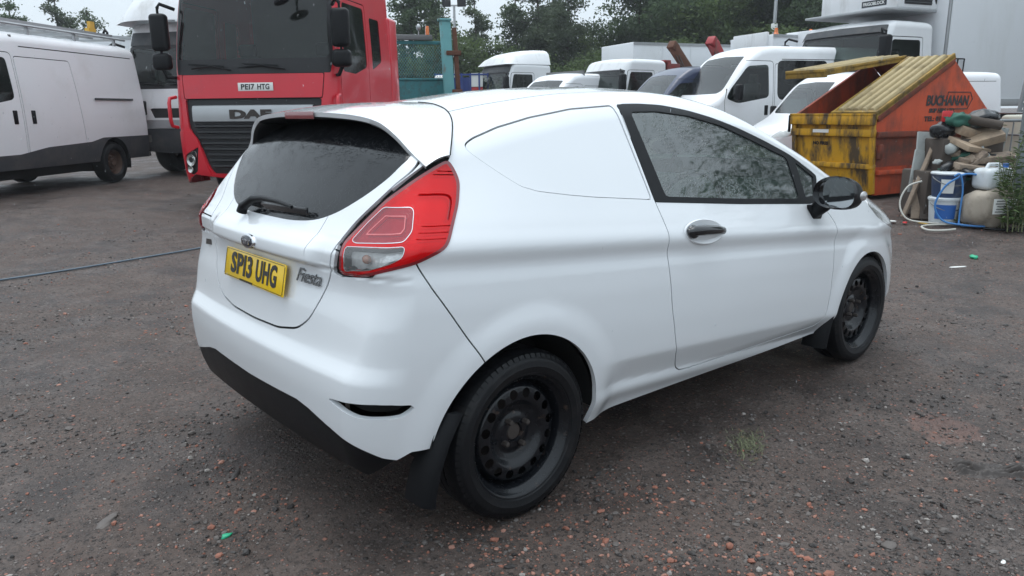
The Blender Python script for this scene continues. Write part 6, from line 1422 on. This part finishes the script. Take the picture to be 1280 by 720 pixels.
def make_tree(kind, h_, w_, seed, leaves, mat, size):
    """returns (trunk mesh object, crown mesh object) built round the origin"""
    g = np.random.default_rng(seed); tk = MB(); tips = []
    lean = g.normal(0, .03, 2)*h_
    def axis(t): return np.array([lean[0]*t*t+.10*math.sin(3*t+seed), lean[1]*t*t+.10*math.cos(2.3*t+seed), h_*.97*t])
    r0 = .016*h_+.06; tk.tube([axis(t) for t in np.linspace(0, 1, 9)], [r0*(1-.93*t)+.015 for t in np.linspace(0, 1, 9)], 8)
    nb = {'pine': 46, 'broad': 38, 'birch': 40}[kind]
    for k in range(nb):
        t = g.uniform(.18 if kind != 'broad' else .14, .98); a = k*2.4+g.normal(0, .4); p = axis(t)
        if kind == 'pine': ln = w_*.5*(1.06-t)**.8*g.uniform(.55, 1.25)+.25; up = g.uniform(.05, .45)
        elif kind == 'birch': ln = w_*.5*math.sin(math.pi*min(1, .25+.72*t))**.8*g.uniform(.5, 1.2); up = g.uniform(.5, 1.1)
        else: ln = w_*.5*max(.2, math.sin(math.pi*min(1, .22+.70*t)))**.6*g.uniform(.55, 1.15); up = g.uniform(.2, .9)
        d = np.array([math.cos(a), math.sin(a), up]); d /= np.linalg.norm(d); bend = np.array([0, 0, -.12 if kind != 'birch' else -.25])*ln
        pts = [p+d*ln*q+bend*q*q for q in (0, .35, .7, 1)]; tk.tube([tuple(q) for q in pts], [r0*.33*(1-t*.7), r0*.24*(1-t*.7), r0*.14*(1-t*.7), .012], 5)
        for q in np.linspace(.25, 1.05, max(3, int(ln/.35))): tips.append((p+d*ln*q+bend*q*q, .22+.22*ln*(1-.4*q)*(.6 if kind == 'pine' else 1)))
    tips.append((axis(1.0), .25)); T_ = np.array([t[0] for t in tips]); S_ = np.array([t[1] for t in tips]); wt = S_**2; i = g.choice(len(T_), leaves, p=wt/wt.sum())
    P = T_[i]+g.normal(0, 1, (leaves, 3))*S_[i][:, None]*np.array([.62, .62, .45]); P[:, 2] = np.maximum(P[:, 2], .3)
    n = g.normal(0, 1, (leaves, 3)); n[:, 2] = np.abs(n[:, 2])+.3; n /= np.linalg.norm(n, axis=1)[:, None]; u = np.cross(n, g.normal(0, 1, (leaves, 3))); u /= np.linalg.norm(u, axis=1)[:, None]; v = np.cross(n, u)
    s = size*g.uniform(.5, 1.35, leaves)[:, None]; V = np.stack([P-u*s, P+v*s*.55+n*s*.15, P+u*s, P-v*s*.55-n*s*.1], 1).reshape(-1, 3); F = np.arange(leaves*4).reshape(-1, 4)
    co_ = np_mesh('crown', V, F, [mat], smooth=False); to = tk.build('trunk', 'bark', None, fix=False); C.objects.link(co_); return to, co_
kinds = [make_tree('pine', 9.5, 4.2, 1, 11000, 'leaf_dark', .105), make_tree('birch', 10, 5.2, 2, 11000, 'leaf_grey', .10), make_tree('broad', 9.5, 7.0, 3, 15000, 'leaf_mid', .12), make_tree('broad', 10.5, 7.6, 4, 17000, 'leaf_dark', .12), make_tree('pine', 9, 3.6, 5, 9000, 'leaf_grey', .10), make_tree('broad', 5.5, 5.5, 6, 9000, 'leaf_mid', .11)]
KL = ['dark pine-like tree with a ragged narrow crown', 'tall grey-green birch with loose airy branches', 'mid green broad tree with a rounded crown', 'big dark broad-leaved tree with a dense crown', 'slim grey-green conifer with short branches', 'low bushy green tree']
used = [False]*6
def tree(k, D, L, sc, label, rz=None, group='trees behind the yard'):
    t = thing(('pine_tree', 'birch_tree', 'broadleaf_tree', 'broadleaf_tree', 'conifer_tree', 'bushy_tree')[k], label, 'tree', yard(D, L)-Vector((0, 0, .1)), random.uniform(0, 6.28) if rz is None else rz, group); t.scale = (sc, sc, sc)
    for o in kinds[k]:
        if used[k]: o = o.copy(); C.objects.link(o)
        o.parent = t
    used[k] = True; return t
TREES = [
 (0, 44, -5.4, 1.05, 'standing just past the red lorry'), (0, 46, -4.4, .96, 'second in from the red lorry'), (4, 43, -3.6, .74, 'beside the floodlight mast'), (5, 41, -2.7, .95, 'under the floodlight mast'),
 (4, 46, -1.9, .90, 'rising behind the tractor unit fairing'), (2, 45, -.6, .62, 'directly behind the tractor unit'), (0, 47, .4, .98, 'tall over the tractor unit'), (1, 46, 1.7, 1.0, 'above the half-hidden white van'), (1, 44, 3.1, .90, 'over the roof of the half-hidden white van'), (0, 48, 2.6, 1.02, 'behind the airy birches'),
 (2, 46, 4.4, .74, 'left of the gap in the treeline'), (5, 42, 5.4, .86, 'in the gap of the treeline'), (5, 41, 1.0, .8, 'low behind the tractor unit'), (5, 40, 3.6, .75, 'low behind the white van roof'),
 (3, 44, 7.2, .86, 'starting the dark wood past the gap'), (3, 42, 9.3, 1.0, 'over the long box trailer'), (2, 40, 10.8, .86, 'with lighter leaves in the dark wood'), (3, 43, 12.6, 1.06, 'behind the bare lamp post'), (3, 41, 14.8, 1.0, 'over the beacon lorry'), (2, 40, 16.6, .92, 'over the hatch-door lorry'), (3, 42, 18.6, 1.05, 'above the crew van roof'), (0, 39, 19.6, 1.0, 'behind the cooling unit'), (3, 43, 21.5, 1.0, 'beyond the refrigerated lorry'), (3, 44, 25.5, 1.0, 'far along the refrigerated lorry side'),
 (5, 36, 8.0, .8, 'low behind the long trailer'), (5, 36, 13.0, .9, 'low at the foot of the lamp post'), (5, 36, 17.5, .9, 'low behind the hatch-door lorry'), (2, 50, 15.5, 1.1, 'deep in the wood'), (3, 50, 10.5, 1.15, 'deep behind the long trailer'), (3, 50, 20, 1.15, 'deep behind the crew van'),
 (0, 46, -30.5, .98, 'left of the ladder van'), (0, 45, -28.0, .90, 'over the ladder van roof rack'), (4, 46, -26.0, 1.02, 'over the white trailer roof'), (1, 45, -23.8, .80, 'beside the roof fairing'), (0, 47, -21.5, .95, 'hidden behind the roof fairing'), (3, 48, -33.5, .9, 'at the edge past the ladder van'),
]
for k, D, L, sc, tail in TREES: tree(k, D, L, sc*(.97 if -6 < L < -1.5 else .90 if -1.5 <= L < 6 else .95 if L > 0 else .9), KL[k]+' '+tail)
# the tall trees across the yard that the wet windows mirror
for k, x, y, sc in ((3, 23, -5.2, 1.25), (2, 31, -4.0, 1.5)):
    t = tree(k, 0, 0, sc, ('tallest dense tree across the yard from the parked car', 'leafy green tree across the yard behind the tallest tree')[(3, 2).index(k)], None, 'trees across the yard'); t.location = (x, y, .1)

# ================================================================ wet air and falling rain
hz = MB(); hz.box((12, 22, 9), (220, 220, 22)); ho = hz.build('haze', M('haze_tmp', (1, 1, 1)), smooth=0); tag(ho, kind='stuff')
hm = bpy.data.materials.new('haze'); hm.use_nodes = True; hn = hm.node_tree.nodes; hn.remove(hn['Principled BSDF']); pv = hn.new('ShaderNodeVolumePrincipled'); pv.inputs['Color'].default_value = (.92, .95, 1, 1); pv.inputs['Density'].default_value = .0011; pv.inputs['Anisotropy'].default_value = .3
hm.node_tree.links.new(pv.outputs[0], hn['Material Output'].inputs['Volume']); ho.data.materials.clear(); ho.data.materials.append(hm)
g = np.random.default_rng(77); n = 1300; dd = 2.2+11*g.random(n)**.8; aa = YAW+rad(37)*(g.random(n)*2-1); px, py, pz = CAM.x+dd*np.cos(aa), CAM.y+dd*np.sin(aa), .15+3.2*g.random(n)
ok = car_F(np.stack([px, py, pz], 1)) > .05; px, py, pz = px[ok], py[ok], pz[ok]; n = len(px)
oc = np.array([(1, 0, 0), (0, 1, 0), (-1, 0, 0), (0, -1, 0), (0, 0, 1), (0, 0, -1)], float); sz = g.uniform(.5, 1.1, n)
V = oc[None]*np.stack([.0011*sz, .0011*sz, .0075*sz], 1)[:, None]; V[..., 0] += V[..., 2]*.10; V += np.stack([px, py, pz], 1)[:, None]
F = np.array([(0, 1, 4), (1, 2, 4), (2, 3, 4), (3, 0, 4), (1, 0, 5), (2, 1, 5), (3, 2, 5), (0, 3, 5)])
o = np_mesh('rain_drops', V.reshape(-1, 3), (F[None]+(np.arange(n)*6)[:, None, None]).reshape(-1, 3), [GLASS('rain_water', (.92, .95, .97), .25, (.8, .85, .9), 0, 1.33, 10, 0, .01)]); C.objects.link(o); tag(o, kind='stuff')
